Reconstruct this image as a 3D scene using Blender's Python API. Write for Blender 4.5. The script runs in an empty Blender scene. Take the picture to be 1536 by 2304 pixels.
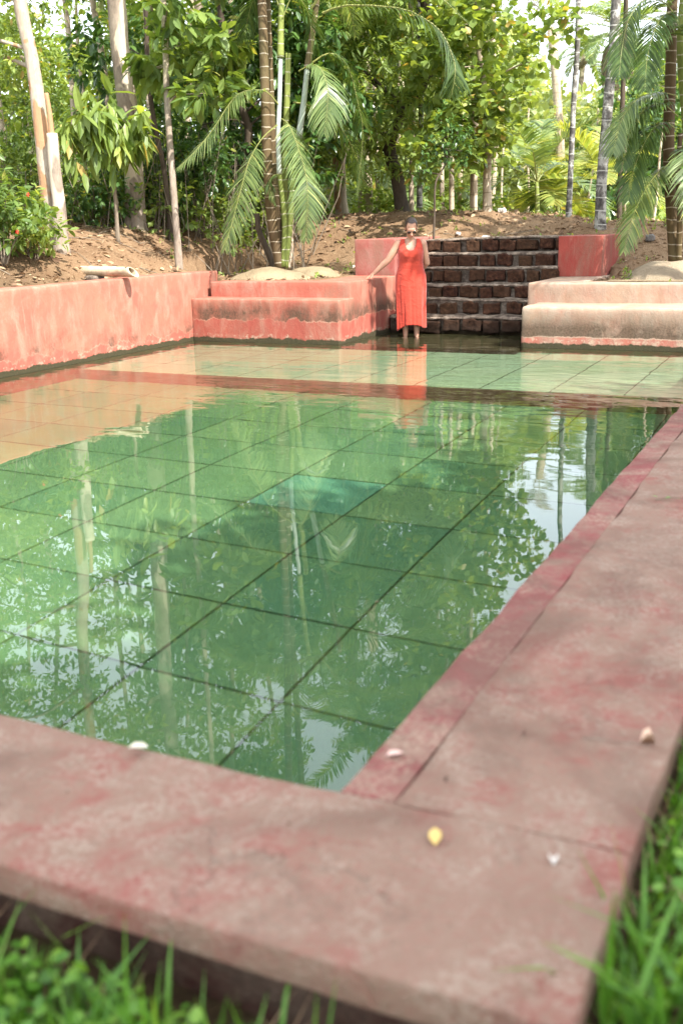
import bpy, bmesh, math, random
import numpy as np
from mathutils import Vector, Matrix, Euler
R = math.radians
SC = bpy.context.scene
COL = SC.collection

# ------------------------------------------------------------------ camera
CAMZ = 1.5
FPX, PITCH, YAW, ROLL = 2317.18, R(15.534), R(25.78), R(-1.4005)
fw = Vector((-math.sin(YAW)*math.cos(PITCH), math.cos(YAW)*math.cos(PITCH), -math.sin(PITCH)))
rt = Vector((math.cos(YAW), math.sin(YAW), 0)); up = rt.cross(fw)
rt, up = math.cos(ROLL)*rt + math.sin(ROLL)*up, -math.sin(ROLL)*rt + math.cos(ROLL)*up
cam = bpy.data.cameras.new('camera'); camo = bpy.data.objects.new('camera', cam); COL.objects.link(camo)
mw = Matrix((rt, up, -fw)).transposed().to_4x4(); mw.translation = (0, 0, CAMZ); camo.matrix_world = mw
cam.sensor_fit = 'VERTICAL'; cam.sensor_height = 36; cam.lens = FPX/2304*36
cam.clip_start = .05; cam.clip_end = 900
cam.dof.use_dof = True; cam.dof.focus_distance = 12.5; cam.dof.aperture_fstop = 2.0
SC.camera = camo

# ------------------------------------------------------------------ light
SUN_AZ, SUN_EL = 115.5, 47.0       # azimuth clockwise from +Y
w = bpy.data.worlds.new('World'); SC.world = w; w.use_nodes = True
nt = w.node_tree; bg = nt.nodes['Background']
sky = nt.nodes.new('ShaderNodeTexSky'); sky.sky_type = 'NISHITA'; sky.sun_disc = False
sky.sun_elevation = R(SUN_EL); sky.sun_rotation = R(SUN_AZ); sky.dust_density = 3.0; sky.air_density = 1.0; sky.ozone_density = 1.0
veil = nt.nodes.new('ShaderNodeMix'); veil.data_type = 'RGBA'; veil.inputs[0].default_value = .6      # thin even high haze over the blue
veil.inputs[7].default_value = (11.0, 11.6, 12.4, 1); nt.links.new(sky.outputs[0], veil.inputs[6]); nt.links.new(veil.outputs[2], bg.inputs[0]); bg.inputs[1].default_value = .15
sl = bpy.data.lights.new('sun', 'SUN'); sl.energy = 5.0; sl.angle = R(.5); sl.color = (1, .955, .89)
so = bpy.data.objects.new('sun', sl); COL.objects.link(so)
sdir = Vector((math.sin(R(SUN_AZ))*math.cos(R(SUN_EL)), math.cos(R(SUN_AZ))*math.cos(R(SUN_EL)), math.sin(R(SUN_EL))))
so.rotation_euler = sdir.to_track_quat('Z', 'Y').to_euler(); so.location = (10, -5, 12)
SC.view_settings.view_transform = 'Standard'; SC.view_settings.look = 'None'
SC.view_settings.exposure = 1.25; SC.view_settings.gamma = 1; SC.view_settings.use_curve_mapping = False
cy = SC.cycles
cy.max_bounces = 10; cy.diffuse_bounces = 3; cy.glossy_bounces = 4; cy.transmission_bounces = 6; cy.transparent_max_bounces = 8
cy.caustics_refractive = True; cy.caustics_reflective = False; cy.sample_clamp_indirect = 6; cy.blur_glossy = .3
cy.use_denoising = True

# ------------------------------------------------------------------ helpers
rng = np.random.default_rng(7); random.seed(7)

def ray(x, y):                      # photo pixel -> direction from the camera
    return (rt*((x-768)/FPX) - up*((y-1152)/FPX) + fw)
def at_d(x, y, d):                  # horizontal distance d
    v = ray(x, y); return Vector((0, 0, CAMZ)) + v*(d/math.hypot(v.x, v.y))
def azel(az, el, d):
    return Vector((d*math.sin(R(az)), d*math.cos(R(az)), CAMZ + d*math.tan(R(el))))

def tag(o, label=None, cat=None, group=None, kind=None):
    if label: o['label'] = label
    if cat: o['category'] = cat
    if group: o['group'] = group
    if kind: o['kind'] = kind
    return o
def empty(name, loc, label=None, cat=None, group=None, rz=0):
    o = bpy.data.objects.new(name, None); COL.objects.link(o); o.location = loc; o.rotation_euler = (0, 0, rz)
    o.empty_display_size = .2
    return tag(o, label, cat, group)

def mesh(name, V, F, mats=None, smooth=False, attr=None):
    """V (n,3), F: list of int arrays (m,k)"""
    V = np.asarray(V, dtype=np.float32)
    if not isinstance(F, list): F = [F]
    F = [np.asarray(f, dtype=np.int32) for f in F if len(f)]
    me = bpy.data.meshes.new(name)
    me.vertices.add(len(V)); me.vertices.foreach_set('co', V.ravel())
    tot = sum(f.size for f in F); npoly = sum(len(f) for f in F)
    me.loops.add(tot); me.polygons.add(npoly)
    me.loops.foreach_set('vertex_index', np.concatenate([f.ravel() for f in F]))
    sizes = np.concatenate([np.full(len(f), f.shape[1], dtype=np.int32) for f in F])
    starts = np.concatenate([[0], np.cumsum(sizes)[:-1]]).astype(np.int32)
    me.polygons.foreach_set('loop_start', starts)
    me.polygons.foreach_set('use_smooth', np.full(npoly, bool(smooth), dtype=bool))
    me.update(calc_edges=True)
    if attr is not None:
        a = me.attributes.new('rnd', 'FLOAT', 'POINT'); a.data.foreach_set('value', np.asarray(attr, dtype=np.float32))
    if mats is not None: me.materials.append(mats)
    return me
def obj(name, me, parent=None, loc=(0, 0, 0), rot=(0, 0, 0), scale=(1, 1, 1)):
    o = bpy.data.objects.new(name, me); COL.objects.link(o); o.location = loc; o.rotation_euler = rot; o.scale = scale
    if parent is not None: o.parent = parent
    return o
def wobj(name, me, parent=None):     # mesh whose vertices are in world coordinates, under a parent standing at its own place
    o = bpy.data.objects.new(name, me); COL.objects.link(o)
    if parent is not None:
        o.parent = parent
        m = Matrix.Translation(parent.location) @ Euler(parent.rotation_euler).to_matrix().to_4x4()
        o.matrix_parent_inverse = m.inverted()
    return o
def anchor(o, loc):                  # move a world-coordinate mesh's origin to loc
    o.data.transform(Matrix.Translation(-Vector(loc))); o.location = loc
    return o

# value noise ------------------------------------------------------
def vnoise(p, seed=0):
    p = np.asarray(p, dtype=np.float64); i = np.floor(p).astype(np.int64); f = p-i; f = f*f*(3-2*f)
    def h(ix, iy, iz):
        n = (ix*374761393 + iy*668265263 + iz*2147483647 + seed*1274126177) & 0xffffffff
        n = ((n ^ (n >> 13))*1274126177) & 0xffffffff
        return ((n ^ (n >> 16)) & 0xffff)/65535.0
    r = 0
    for dx in (0, 1):
        for dy in (0, 1):
            for dz in (0, 1):
                wgt = (f[..., 0] if dx else 1-f[..., 0])*(f[..., 1] if dy else 1-f[..., 1])*(f[..., 2] if dz else 1-f[..., 2])
                r = r + wgt*h(i[..., 0]+dx, i[..., 1]+dy, i[..., 2]+dz)
    return r*2-1
def fbm(p, octv=4, seed=0):
    p = np.asarray(p, dtype=np.float64); a = 1; r = 0; s = 0
    for o in range(octv):
        r = r + a*vnoise(p*(2**o)+o*17.3, seed+o); s += a; a *= .5
    return r/s

# rounded, slightly uneven box ------------------------------------
def rbox_geo(lo, hi, r=.02, res=.08, amp=.004, seed=0, nf=4.0, warp=.0):
    lo = np.array(lo, float); hi = np.array(hi, float); n = [max(1, int(math.ceil((hi[k]-lo[k])/res))) for k in range(3)]
    axs = []
    for k in range(3):
        a = np.linspace(lo[k], hi[k], n[k]+1)
        if hi[k]-lo[k] > 4*r: a = np.unique(np.concatenate([a, [lo[k]+r*.4, lo[k]+r, hi[k]-r, hi[k]-r*.4]]))
        axs.append(a)
    V = []; F = []; base = 0
    for ax in range(3):
        u, v = [(1, 2), (2, 0), (0, 1)][ax]
        U, W = np.meshgrid(axs[u], axs[v], indexing='ij'); nu, nv = U.shape
        for side in (0, 1):
            P = np.zeros((nu, nv, 3)); P[..., u] = U; P[..., v] = W; P[..., ax] = (hi if side else lo)[ax]
            idx = np.arange(nu*nv).reshape(nu, nv)+base
            q = np.stack([idx[:-1, :-1], idx[1:, :-1], idx[1:, 1:], idx[:-1, 1:]], -1).reshape(-1, 4)
            if not side: q = q[:, ::-1]
            V.append(P.reshape(-1, 3)); F.append(q); base += nu*nv
    V = np.concatenate(V); F = np.concatenate(F)
    key = np.round(V*1e4).astype(np.int64); _, first, inv = np.unique(key, axis=0, return_index=True, return_inverse=True)
    inv = inv.ravel(); V = V[first]; F = inv[F]
    rr = min(r, *( (hi-lo)/2.001 ))
    C = np.clip(V, lo+rr, hi-rr); D = V-C; L = np.linalg.norm(D, axis=1, keepdims=True); N = D/np.maximum(L, 1e-9)
    V = C+N*rr
    if amp: V = V+N*(fbm(V*nf, 3, seed)*amp)[:, None]
    if warp: V = V+np.stack([fbm(V*.7+9, 2, seed+5), fbm(V*.7+21, 2, seed+6), fbm(V*.7+33, 2, seed+7)], -1)*warp
    return V, F
def rbox(name, lo, hi, m, parent=None, smooth=True, **k):
    V, F = rbox_geo(lo, hi, **k); return wobj(name, mesh(name, V, F, m, smooth), parent)
def join_geo(parts):
    V = []; F = {}; b = 0
    for v, f in parts:
        fs = f if isinstance(f, list) else [f]
        for g in fs:
            g = np.asarray(g); F.setdefault(g.shape[1], []).append(g+b)
        V.append(v); b += len(v)
    return np.concatenate(V), [np.concatenate(x) for x in F.values()]

def tube_geo(P, rad, n=8, cap=True):
    P = np.array([list(p) for p in P], float); rad = np.broadcast_to(np.asarray(rad, float), (len(P),))
    T = np.gradient(P, axis=0); T /= np.linalg.norm(T, axis=1, keepdims=True)+1e-12
    ref = np.array([0, 0, 1.]) if abs(T[0][2]) < .9 else np.array([1., 0, 0])
    V = []; u = np.cross(T[0], ref); u /= np.linalg.norm(u)
    for i in range(len(P)):
        u = u-T[i]*(u@T[i]); u /= np.linalg.norm(u); v = np.cross(T[i], u)
        a = np.arange(n)*2*math.pi/n
        V.append(P[i]+rad[i]*(np.cos(a)[:, None]*u+np.sin(a)[:, None]*v))
    V = np.concatenate(V); k = len(P)
    i = np.arange(k-1)[:, None]*n; j = np.arange(n)[None, :]; jn = (j+1) % n
    F = np.stack([i+j, i+jn, i+n+jn, i+n+j], -1).reshape(-1, 4); Fs = [F]
    if cap:
        V = np.concatenate([V, P[:1], P[-1:]]); c0 = k*n; c1 = k*n+1; jj = np.arange(n)
        Fs.append(np.stack([np.full(n, c0), (jj+1) % n, jj], -1)); Fs.append(np.stack([np.full(n, c1), (k-1)*n+jj, (k-1)*n+(jj+1) % n], -1))
    return V, Fs
def bez(ps, n=12):                   # Catmull-Rom through points
    ps = [Vector(p) for p in ps]; ps = [ps[0]*2-ps[1]]+ps+[ps[-1]*2-ps[-2]]; out = []
    for i in range(1, len(ps)-2):
        for k in range(n):
            t = k/n; a, b, c, d = ps[i-1:i+3]
            out.append(.5*((2*b)+(c-a)*t+(2*a-5*b+4*c-d)*t*t+(3*b-a-3*c+d)*t**3))
    out.append(ps[-2]); return out

# ------------------------------------------------------------------ materials
def new_mat(name):
    m = bpy.data.materials.new(name); m.use_nodes = True; m.node_tree.nodes.clear()
    return m
class NB:
    def __init__(s, m): s.t = m.node_tree; s.n = s.t.nodes; s.l = s.t.links
    def node(s, ty, **k):
        x = s.n.new(ty)
        for a, b in k.items(): setattr(x, a, b)
        return x
    def put(s, sock, v):
        if isinstance(v, bpy.types.NodeSocket): s.l.new(v, sock)
        elif v is not None:
            if sock.type == 'RGBA' and len(v) == 3: v = (*v, 1)
            sock.default_value = v
    def pos(s, kind='pos'):
        if kind == 'pos': return s.node('ShaderNodeNewGeometry').outputs['Position']
        return s.node('ShaderNodeTexCoord').outputs['Object']
    def map(s, v, scale=(1, 1, 1), loc=(0, 0, 0)):
        x = s.node('ShaderNodeMapping'); s.put(x.inputs['Vector'], v); x.inputs['Scale'].default_value = scale; x.inputs['Location'].default_value = loc
        return x.outputs[0]
    def noise(s, v, scale, det=4, rough=.55, dist=0, out='Fac'):
        x = s.node('ShaderNodeTexNoise'); s.put(x.inputs['Vector'], v); x.inputs['Scale'].default_value = scale
        x.inputs['Detail'].default_value = det; x.inputs['Roughness'].default_value = rough; x.inputs['Distortion'].default_value = dist
        return x.outputs[out]
    def voro(s, v, scale, feat='F1', out='Distance'):
        x = s.node('ShaderNodeTexVoronoi', feature=feat); s.put(x.inputs['Vector'], v); x.inputs['Scale'].default_value = scale
        return x.outputs[out]
    def ramp(s, f, stops):
        x = s.node('ShaderNodeValToRGB'); s.put(x.inputs[0], f); e = x.color_ramp.elements
        while len(e) < len(stops): e.new(.5)
        for i, (p, c) in enumerate(stops):
            e[i].position = p; e[i].color = (*c, 1) if len(c) == 3 else c
        return x.outputs[0]
    def rng(s, f, a, b, c=0, d=1):
        x = s.node('ShaderNodeMapRange'); s.put(x.inputs[0], f)
        for i, q in enumerate((a, b, c, d)): x.inputs[i+1].default_value = q
        return x.outputs[0]
    def math(s, op, a, b=None):
        x = s.node('ShaderNodeMath', operation=op); s.put(x.inputs[0], a)
        if b is not None: s.put(x.inputs[1], b)
        return x.outputs[0]
    def mix(s, f, a, b, mode='MIX'):
        x = s.node('ShaderNodeMix', data_type='RGBA', blend_type=mode); s.put(x.inputs[0], f); s.put(x.inputs[6], a); s.put(x.inputs[7], b)
        return x.outputs[2]
    def sep(s, v):
        x = s.node('ShaderNodeSeparateXYZ'); s.put(x.inputs[0], v); return x.outputs
    def bump(s, h, dist=.01, st=1.0):
        x = s.node('ShaderNodeBump'); s.put(x.inputs['Height'], h); x.inputs['Distance'].default_value = dist; x.inputs['Strength'].default_value = st
        return x.outputs[0]
    def bsdf(s, col, rough=.8, spec=.3, nrm=None, **k):
        x = s.node('ShaderNodeBsdfPrincipled'); s.put(x.inputs['Base Color'], col); s.put(x.inputs['Roughness'], rough)
        x.inputs['Specular IOR Level'].default_value = spec
        if nrm is not None: s.put(x.inputs['Normal'], nrm)
        for a, b in k.items(): s.put(x.inputs[a.replace('_', ' ')], b)
        return x.outputs[0]
    def out(s, surf=None, vol=None, disp=None):
        o = s.node('ShaderNodeOutputMaterial')
        if surf is not None: s.l.new(surf, o.inputs[0])
        if vol is not None: s.l.new(vol, o.inputs[1])
    def rnd(s): return s.node('ShaderNodeObjectInfo').outputs['Random']
    def attr(s, n='rnd'): return s.node('ShaderNodeAttribute', attribute_name=n).outputs['Fac']

def plaster(name, bm=(.30, .48), red=(.50, .135, .085), worn=(.56, .33, .22), mould=(.065, .042, .026), wear=.5, mlo=.14, mhi=.42, jag=.16, streak=.5, base_red=(.46, .10, .075), pit=.004):
    """Painted lime plaster round a tank: faded red wash, pale salts, brown mould climbing from the water, dark algae at the waterline."""
    m = new_mat(name); b = NB(m); p = b.pos(); z = b.sep(p)[2]
    big = b.noise(p, 1.7, 5, .62, .3); mid = b.noise(b.map(p, (1, 1, .45)), 5.5, 6, .66, .4); fine = b.noise(p, 42, 4, .7)
    col = b.mix(b.rng(big, .35, .7), red, [red[0]*1.12, red[1]*1.45, red[2]*1.35])
    wf = b.math('MULTIPLY', b.rng(mid, .60-wear*.28, .72-wear*.10), b.rng(fine, .25, .7, .35, 1))
    col = b.mix(wf, col, worn)
    gst = b.math('MULTIPLY', b.rng(b.noise(b.map(p, (1, 1, .6), (2, 8, 1)), 1.35, 6, .68, .8), .50, .62), b.rng(fine, .25, .7, .3, 1))
    col = b.mix(b.math('MULTIPLY', gst, .62), col, [.20, .14, .095])
    # run-down streaks
    st = b.noise(b.map(p, (7, 7, .5)), 2.2, 5, .6); sf = b.math('MULTIPLY', b.rng(st, .56, .78), streak)
    col = b.mix(b.math('MULTIPLY', sf, b.rng(b.noise(p, 1.1, 3), .4, .62)), col, [c*.42 for c in worn])
    lt = b.noise(b.map(p, (5, 5, .35), (3, 1, 4)), 3.0, 4, .6)
    col = b.mix(b.math('MULTIPLY', b.rng(lt, .62, .75), .14), col, [.72, .56, .42])
    # mould belt: grows between mlo and mhi with a ragged edge
    e = b.math('ADD', z, b.math('MULTIPLY', b.math('SUBTRACT', b.noise(b.map(p, (1, 1, .45)), 2.6, 8, .72, .8), .5), jag*2))
    belt = b.math('MULTIPLY', b.rng(e, mlo, mlo+.012), b.rng(e, mhi, mlo+(mhi-mlo)*.35))
    belt = b.math('MULTIPLY', belt, b.rng(b.noise(b.map(p, (1, 1, .8)), 2.3, 6, .7), *bm))
    col = b.mix(b.math('MULTIPLY', belt, b.rng(fine, .2, .7, .6, 1)), col, mould)
    edge = b.math('MULTIPLY', b.math('MULTIPLY', b.rng(e, mlo-.010, mlo), b.rng(e, mlo+.014, mlo+.004)), b.rng(b.noise(p, 2.7, 3), .45, .6))
    col = b.mix(b.math('MULTIPLY', edge, .35), col, [.50, .32, .23])
    # fresh red skirt under the belt
    sk = b.rng(e, mlo, mlo-.01); col = b.mix(b.math('MULTIPLY', sk, b.rng(mid, .35, .62, .9, .35)), col, base_red)
    # salt fringe and algae at the water
    e2 = b.math('ADD', z, b.math('MULTIPLY', b.math('SUBTRACT', b.noise(p, 3.6, 8, .75), .5), .17))
    salt = b.math('MULTIPLY', b.rng(e2, .115, .10), b.rng(b.noise(p, 11, 6, .7), .52, .60))
    col = b.mix(b.math('MULTIPLY', salt, .6), col, [.42, .33, .24])
    alg = b.rng(e2, .066, .052); col = b.mix(alg, col, b.mix(b.noise(p, 60, 3), [.022, .021, .010], [.065, .052, .026]))
    deep = b.rng(z, -.03, -.12); col = b.mix(deep, col, b.mix(b.rng(mid, .4, .6), [.30, .115, .07], [.22, .17, .09]))
    col = b.mix(b.math('MULTIPLY', b.rng(b.voro(p, 30), .16, .06), b.rng(big, .45, .6)), col, [c*.55 for c in worn])
    n = b.bump(b.math('ADD', b.math('MULTIPLY', fine, .5), b.math('MULTIPLY', mid, 1.2)), pit*2.2)
    b.out(b.bsdf(col, .86, .25, n)); return m

def coping_mat(name, red=(.25, .078, .063), lichen=(.36, .28, .215), grime=(.215, .13, .092), amt=.72):
    m = new_mat(name); b = NB(m); p = b.pos()
    big = b.noise(p, 1.6, 5, .6, .5); mid = b.noise(p, 6.5, 6, .68, .5); fine = b.noise(p, 55, 4, .72); vf = b.noise(p, 160, 3, .7)
    col = b.mix(b.rng(mid, .35, .65), red, [red[0]*1.12, red[1]*1.6, red[2]*1.5])
    g = b.rng(b.math('ADD', b.math('MULTIPLY', big, .55), b.math('MULTIPLY', mid, .5)), .62-amt*.3, .74-amt*.28)
    col = b.mix(b.math('MULTIPLY', g, b.rng(fine, .3, .6, .55, 1)), col, b.mix(b.noise(p, 3.1, 4), grime, [.28, .19, .14]))
    l = b.math('MULTIPLY', b.rng(b.noise(p, 4.2, 5, .65, .8), .45, .58), b.rng(b.noise(p, 60, 5, .78), .46, .56))
    col = b.mix(b.math('MULTIPLY', l, .6), col, lichen)
    bs = b.rng(b.noise(b.map(p, (1, 1, 1), (11, 5, 0)), .95, 6, .62, 1.0), .47, .62); col = b.mix(b.math('MULTIPLY', bs, .6), col, [c*.62 for c in grime])
    d = b.math('MULTIPLY', b.rng(b.noise(b.map(p, (1, 1, 1), (7, 3, 1)), 3.4, 6, .7), .56, .70), b.rng(fine, .35, .6, .3, 1))
    col = b.mix(b.math('MULTIPLY', d, .6), col, [.12, .075, .055])
    vd = b.node('ShaderNodeVectorMath', operation='ADD'); b.put(vd.inputs[0], p); cn = b.node('ShaderNodeVectorMath', operation='SCALE'); b.put(cn.inputs[0], b.noise(p, 3.5, 5, .7, 0, 'Color')); cn.inputs['Scale'].default_value = .45; b.l.new(cn.outputs[0], vd.inputs[1])
    ck = b.math('MULTIPLY', b.rng(b.voro(vd.outputs[0], .95, 'DISTANCE_TO_EDGE'), .006, .002), b.rng(b.noise(p, 1.3, 2), .50, .56))
    col = b.mix(b.math('MULTIPLY', ck, .22), col, [.09, .055, .04])
    sp = b.rng(b.voro(p, 75), .20, .10); col = b.mix(b.math('MULTIPLY', sp, b.rng(mid, .5, .62, 0, .7)), col, [.1, .06, .05])
    n = b.bump(b.math('SUBTRACT', b.math('ADD', b.math('MULTIPLY', fine, .8), b.math('ADD', b.math('MULTIPLY', mid, 1.6), b.math('MULTIPLY', vf, .3))), b.math('MULTIPLY', ck, .25)), .014)
    b.out(b.bsdf(col, .9, .22, n)); return m

M = {}
M['wall_red'] = plaster('faded red plaster', bm=(.46, .62), red=(.37, .10, .07), base_red=(.32, .075, .055), wear=.42, worn=(.38, .205, .15), mlo=.15, mhi=.40, jag=.22, streak=.6)
M['bench_red'] = plaster('red plaster of the benches', bm=(.38, .56), red=(.31, .09, .062), worn=(.33, .20, .145), wear=.5, base_red=(.27, .060, .044), mlo=.30, mhi=.56, jag=.13, streak=.35)
M['bench_worn'] = plaster('worn plaster of the bench', red=(.32, .17, .12), worn=(.34, .28, .215), base_red=(.33, .085, .062), wear=1.0, mlo=.135, mhi=.46, jag=.05, streak=.5)
M['block_red'] = plaster('deep red painted plaster', red=(.27, .048, .036), worn=(.33, .13, .095), wear=.3, mlo=-1, mhi=-.9, jag=.02, streak=.25)
M['block_pink'] = plaster('dusty pink red plaster', red=(.27, .07, .058), worn=(.33, .17, .14), wear=.6, mlo=-1, mhi=-.9, jag=.02, streak=.25)
M['coping'] = coping_mat('weathered red coping')
M['coping_lip'] = coping_mat('red coping lip', red=(.23, .058, .055), lichen=(.40, .29, .21), amt=.35)

M['outer'] = coping_mat('shade darkened outer plaster', red=(.06, .016, .012), lichen=(.06, .04, .028), grime=(.03, .016, .011), amt=.6)  # near-black colour carries the deep shade below the slab overhang
def laterite():
    m = new_mat('laterite stone'); b = NB(m); p = b.pos(); r = b.rnd()
    n1 = b.noise(p, 22, 6, .75, .5); v = b.voro(p, 55)
    col = b.ramp(n1, [(.3, (.012, .005, .003)), (.48, (.040, .014, .008)), (.62, (.085, .034, .018)), (.8, (.20, .115, .06))])
    col = b.mix(b.math('MULTIPLY', r, .45), col, [.075, .045, .022])
    col = b.mix(b.rng(v, .22, .1), col, [.02, .01, .007])
    z = b.sep(p)[2]; col = b.mix(b.rng(z, .28, .08, 0, .75), col, [.022, .014, .009])
    n = b.bump(b.math('SUBTRACT', n1, b.math('MULTIPLY', b.rng(v, .3, .1), .6)), .03)
    b.out(b.bsdf(col, .9, .2, n)); return m
def mortar(name, k):
    m = new_mat(name); b = NB(m); p = b.pos()
    n1 = b.noise(p, 9, 6, .7); n2 = b.noise(p, 50, 4, .7)
    col = b.ramp(n1, [(.32, (.06, .042, .033)), (.46, (.17, .13, .10)), (.6, (.34, .27, .21)), (.75, (.50, .42, .32))])
    col = b.mix(b.rng(n2, .5, .7, 0, .5), col, [.09, .065, .05])
    col = b.mix(1, col, (k, k, k), 'MULTIPLY')
    z = b.sep(p)[2]; col = b.mix(b.rng(z, .14, .02), col, [.03, .022, .012])
    b.out(b.bsdf(col, .95, .15, b.bump(b.math('ADD', n1, n2), .02))); return m
M['laterite'] = laterite(); M['mortar'] = mortar('old cement mortar', .62); M['nosing'] = mortar('worn cement edge paled as lit', 1.0)  # nosing mortar is paler: the lit step edge is put into its colour

def tile_mat(name, a, c, moss, rnd_amt=.5):
    m = new_mat(name); b = NB(m); p = b.pos(); r = b.rnd()
    n1 = b.noise(p, 2.2, 5, .65); n2 = b.noise(p, 18, 5, .7)
    col = b.mix(b.math('ADD', b.math('MULTIPLY', r, rnd_amt), b.math('MULTIPLY', n1, 1-rnd_amt)), a, c)
    col = b.mix(b.rng(n2, .48, .72, 0, .5), col, moss); col = b.mix(b.rng(b.noise(p, .7, 6, .7, .6), .42, .62, 0, .6), col, [q*1.25 for q in moss])
    b.out(b.bsdf(col, .7, .3, b.bump(n2, .003))); return m
M['tile_deep'] = tile_mat('green floor tile', (.05, .15, .095), (.24, .32, .15), (.11, .17, .07))
M['tile_blue'] = tile_mat('blue green floor tile', (.11, .26, .18), (.15, .30, .21), (.11, .21, .12), .3)
M['tile_shelf'] = tile_mat('pale green floor tile', (.30, .38, .26), (.42, .44, .30), (.28, .32, .18))
def simple(name, col, rough=.6, spec=.4, bumpscale=None, var=None, **k):
    m = new_mat(name); b = NB(m); p = b.pos('obj'); c = col
    if var is not None: c = b.mix(b.rng(b.noise(p, bumpscale or 8, 5, .65), .3, .7), col, var)
    n = b.bump(b.noise(p, (bumpscale or 8)*3, 4), .004) if bumpscale else None
    b.out(b.bsdf(c, rough, spec, n, **k)); return m
M['grout'] = simple('dark floor bed', (.045, .07, .035), .9, .2, 12, (.06, .07, .04))
M['riser'] = simple('submerged red brown riser', (.20, .105, .065), .9, .2, 5, (.26, .17, .10))
M['silt'] = simple('silted step', (.12, .085, .045), .9, .2, 6, (.07, .05, .025))

def water_mat():
    m = new_mat('green pool water'); b = NB(m); p = b.pos()
    # slow swell + ripple rings leaving the bather; flatter towards the near corner
    x = b.node('ShaderNodeVectorMath', operation='DISTANCE'); b.put(x.inputs[0], p); x.inputs[1].default_value = (-5.33, 13.35, 0)
    d = x.outputs['Value']
    ring = b.math('MULTIPLY', b.math('SINE', b.math('MULTIPLY', d, 21)), b.rng(d, 6.5, 1.0, 0, .5))
    n1 = b.noise(b.map(p, (1, 1.9, 1)), 1.5, 2, .5, .3); n2 = b.noise(b.map(p, (.8, 2.2, 1)), 5, 2, .5, .5)
    y = b.sep(p)[1]; amp = b.rng(y, 5.5, 11, .05, 1)
    band = b.math('MULTIPLY', b.rng(d, 3.9, 4.5), b.rng(d, 6.3, 5.2))
    h = b.math('ADD', b.math('MULTIPLY', n1, 1.3), b.math('MULTIPLY', n2, b.math('ADD', .12, b.math('MULTIPLY', band, .5))))
    h = b.math('MULTIPLY', b.math('ADD', h, b.math('MULTIPLY', ring, .10)), amp)
    nrm = b.bump(h, .0085)
    g = b.node('ShaderNodeBsdfPrincipled'); g.inputs['Base Color'].default_value = (.72, .93, .78, 1)
    g.inputs['Transmission Weight'].default_value = 1; g.inputs['Roughness'].default_value = 0; g.inputs['IOR'].default_value = 1.45
    b.put(g.inputs['Normal'], nrm)
    b.out(g.outputs[0]); return m
M['water'] = water_mat()

# ------------------------------------------------------------------ the tank
X0, X1 = -8.13, -.97           # inner faces
Y0, Y1 = 1.96, 12.21
DEEP, SHELF = -1.40, -.55
SH_Y = 9.70
def struct(o): o['kind'] = 'structure'; return o
coping = empty('pool_coping', (-.6, 1.7, .2), 'broad weathered red coping slab running round the near corner of the pool', 'pool edge')
rbox('slab', (-9.2, 1.415, .125), (-.285, Y0+.002, .205), M['coping'], coping, r=.009, res=.06, amp=.010, seed=5, nf=5, warp=.016)
rbox('slab', (-.8293, Y0+.0025, .115), (-.285, 12.49, .205), M['coping'], coping, r=.006, res=.06, amp=.009, seed=5, nf=5, warp=.016)
rbox('lip', (X1, Y0+.0025, -1.5), (-.8295, 12.49, .2035), M['coping_lip'], coping, r=.006, res=.05, amp=.009, seed=5, nf=5, warp=.016)
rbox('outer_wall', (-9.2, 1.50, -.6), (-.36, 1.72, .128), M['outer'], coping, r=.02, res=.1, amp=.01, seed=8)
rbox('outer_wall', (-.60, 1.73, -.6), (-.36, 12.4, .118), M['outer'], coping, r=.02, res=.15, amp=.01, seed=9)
rbox('inner_wall', (-9.2, Y0-.20, -1.5), (X1, Y0-.006, .128), M['coping_lip'], coping, r=.01, res=.3, amp=0)

wl = rbox('pool_wall', (-8.44, 1.42, -1.5), (X0, 12.95, .925), M['wall_red'], r=.028, res=.075, amp=.008, seed=11, nf=3, warp=.02)
tag(anchor(wl, (-8.28, 8, 0)), 'long faded red plaster wall along the left side of the pool', 'wall')

bl = empty('stepped_bench', (-7, 12.6, 0), 'red stepped pool bench with peeling mould patches, left of the laterite steps', 'bench')
rbox('seat', (X0+.004, 12.21, -1.5), (-5.868, 12.70, .575), M['bench_red'], bl, r=.018, res=.06, amp=.006, seed=21, warp=.006)
rbox('backrest', (-8.06, 12.615, -.4), (-5.885, 12.98, .783), M['bench_red'], bl, r=.018, res=.07, amp=.006, seed=22, warp=.006)
rbox('side_wall', (-6.555, 12.986, -1.4), (-5.884, 15.3, .782), M['bench_red'], bl, r=.02, res=.1, amp=.005, seed=25)
br = empty('stepped_bench', (-2, 13, 0), 'pale worn stepped pool bench with a bright red foot, right of the laterite steps', 'bench')
rbox('seat', (-3.53, 12.50, -1.5), (1.2, 13.30, .495), M['bench_worn'], br, r=.035, res=.07, amp=.008, seed=23, warp=.008)
rbox('side_wall', (-3.655, 13.556, -.4), (-3.00, 15.3, .737), M['bench_worn'], br, r=.03, res=.08, amp=.008, seed=27, warp=.008)
rbox('backrest', (-3.655, 13.20, -.4), (1.2, 13.55, .738), M['bench_worn'], br, r=.03, res=.08, amp=.008, seed=24, warp=.008)
b1 = rbox('plaster_block', (-6.54, 14.2, .775), (-5.90, 16.1, 1.30), M['block_pink'], r=.012, res=.09, amp=.003, seed=31)
tag(anchor(b1, (-6.2, 15, .78)), 'pinkish red plaster block on the bench, behind the woman', 'block')
b2 = rbox('plaster_block', (-3.67, 14.8, .73), (-3.06, 16.1, 1.285), M['block_red'], r=.012, res=.09, amp=.003, seed=32)
tag(anchor(b2, (-3.35, 15.4, .74)), 'deep red plaster block at the right end of the laterite steps', 'block')

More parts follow.
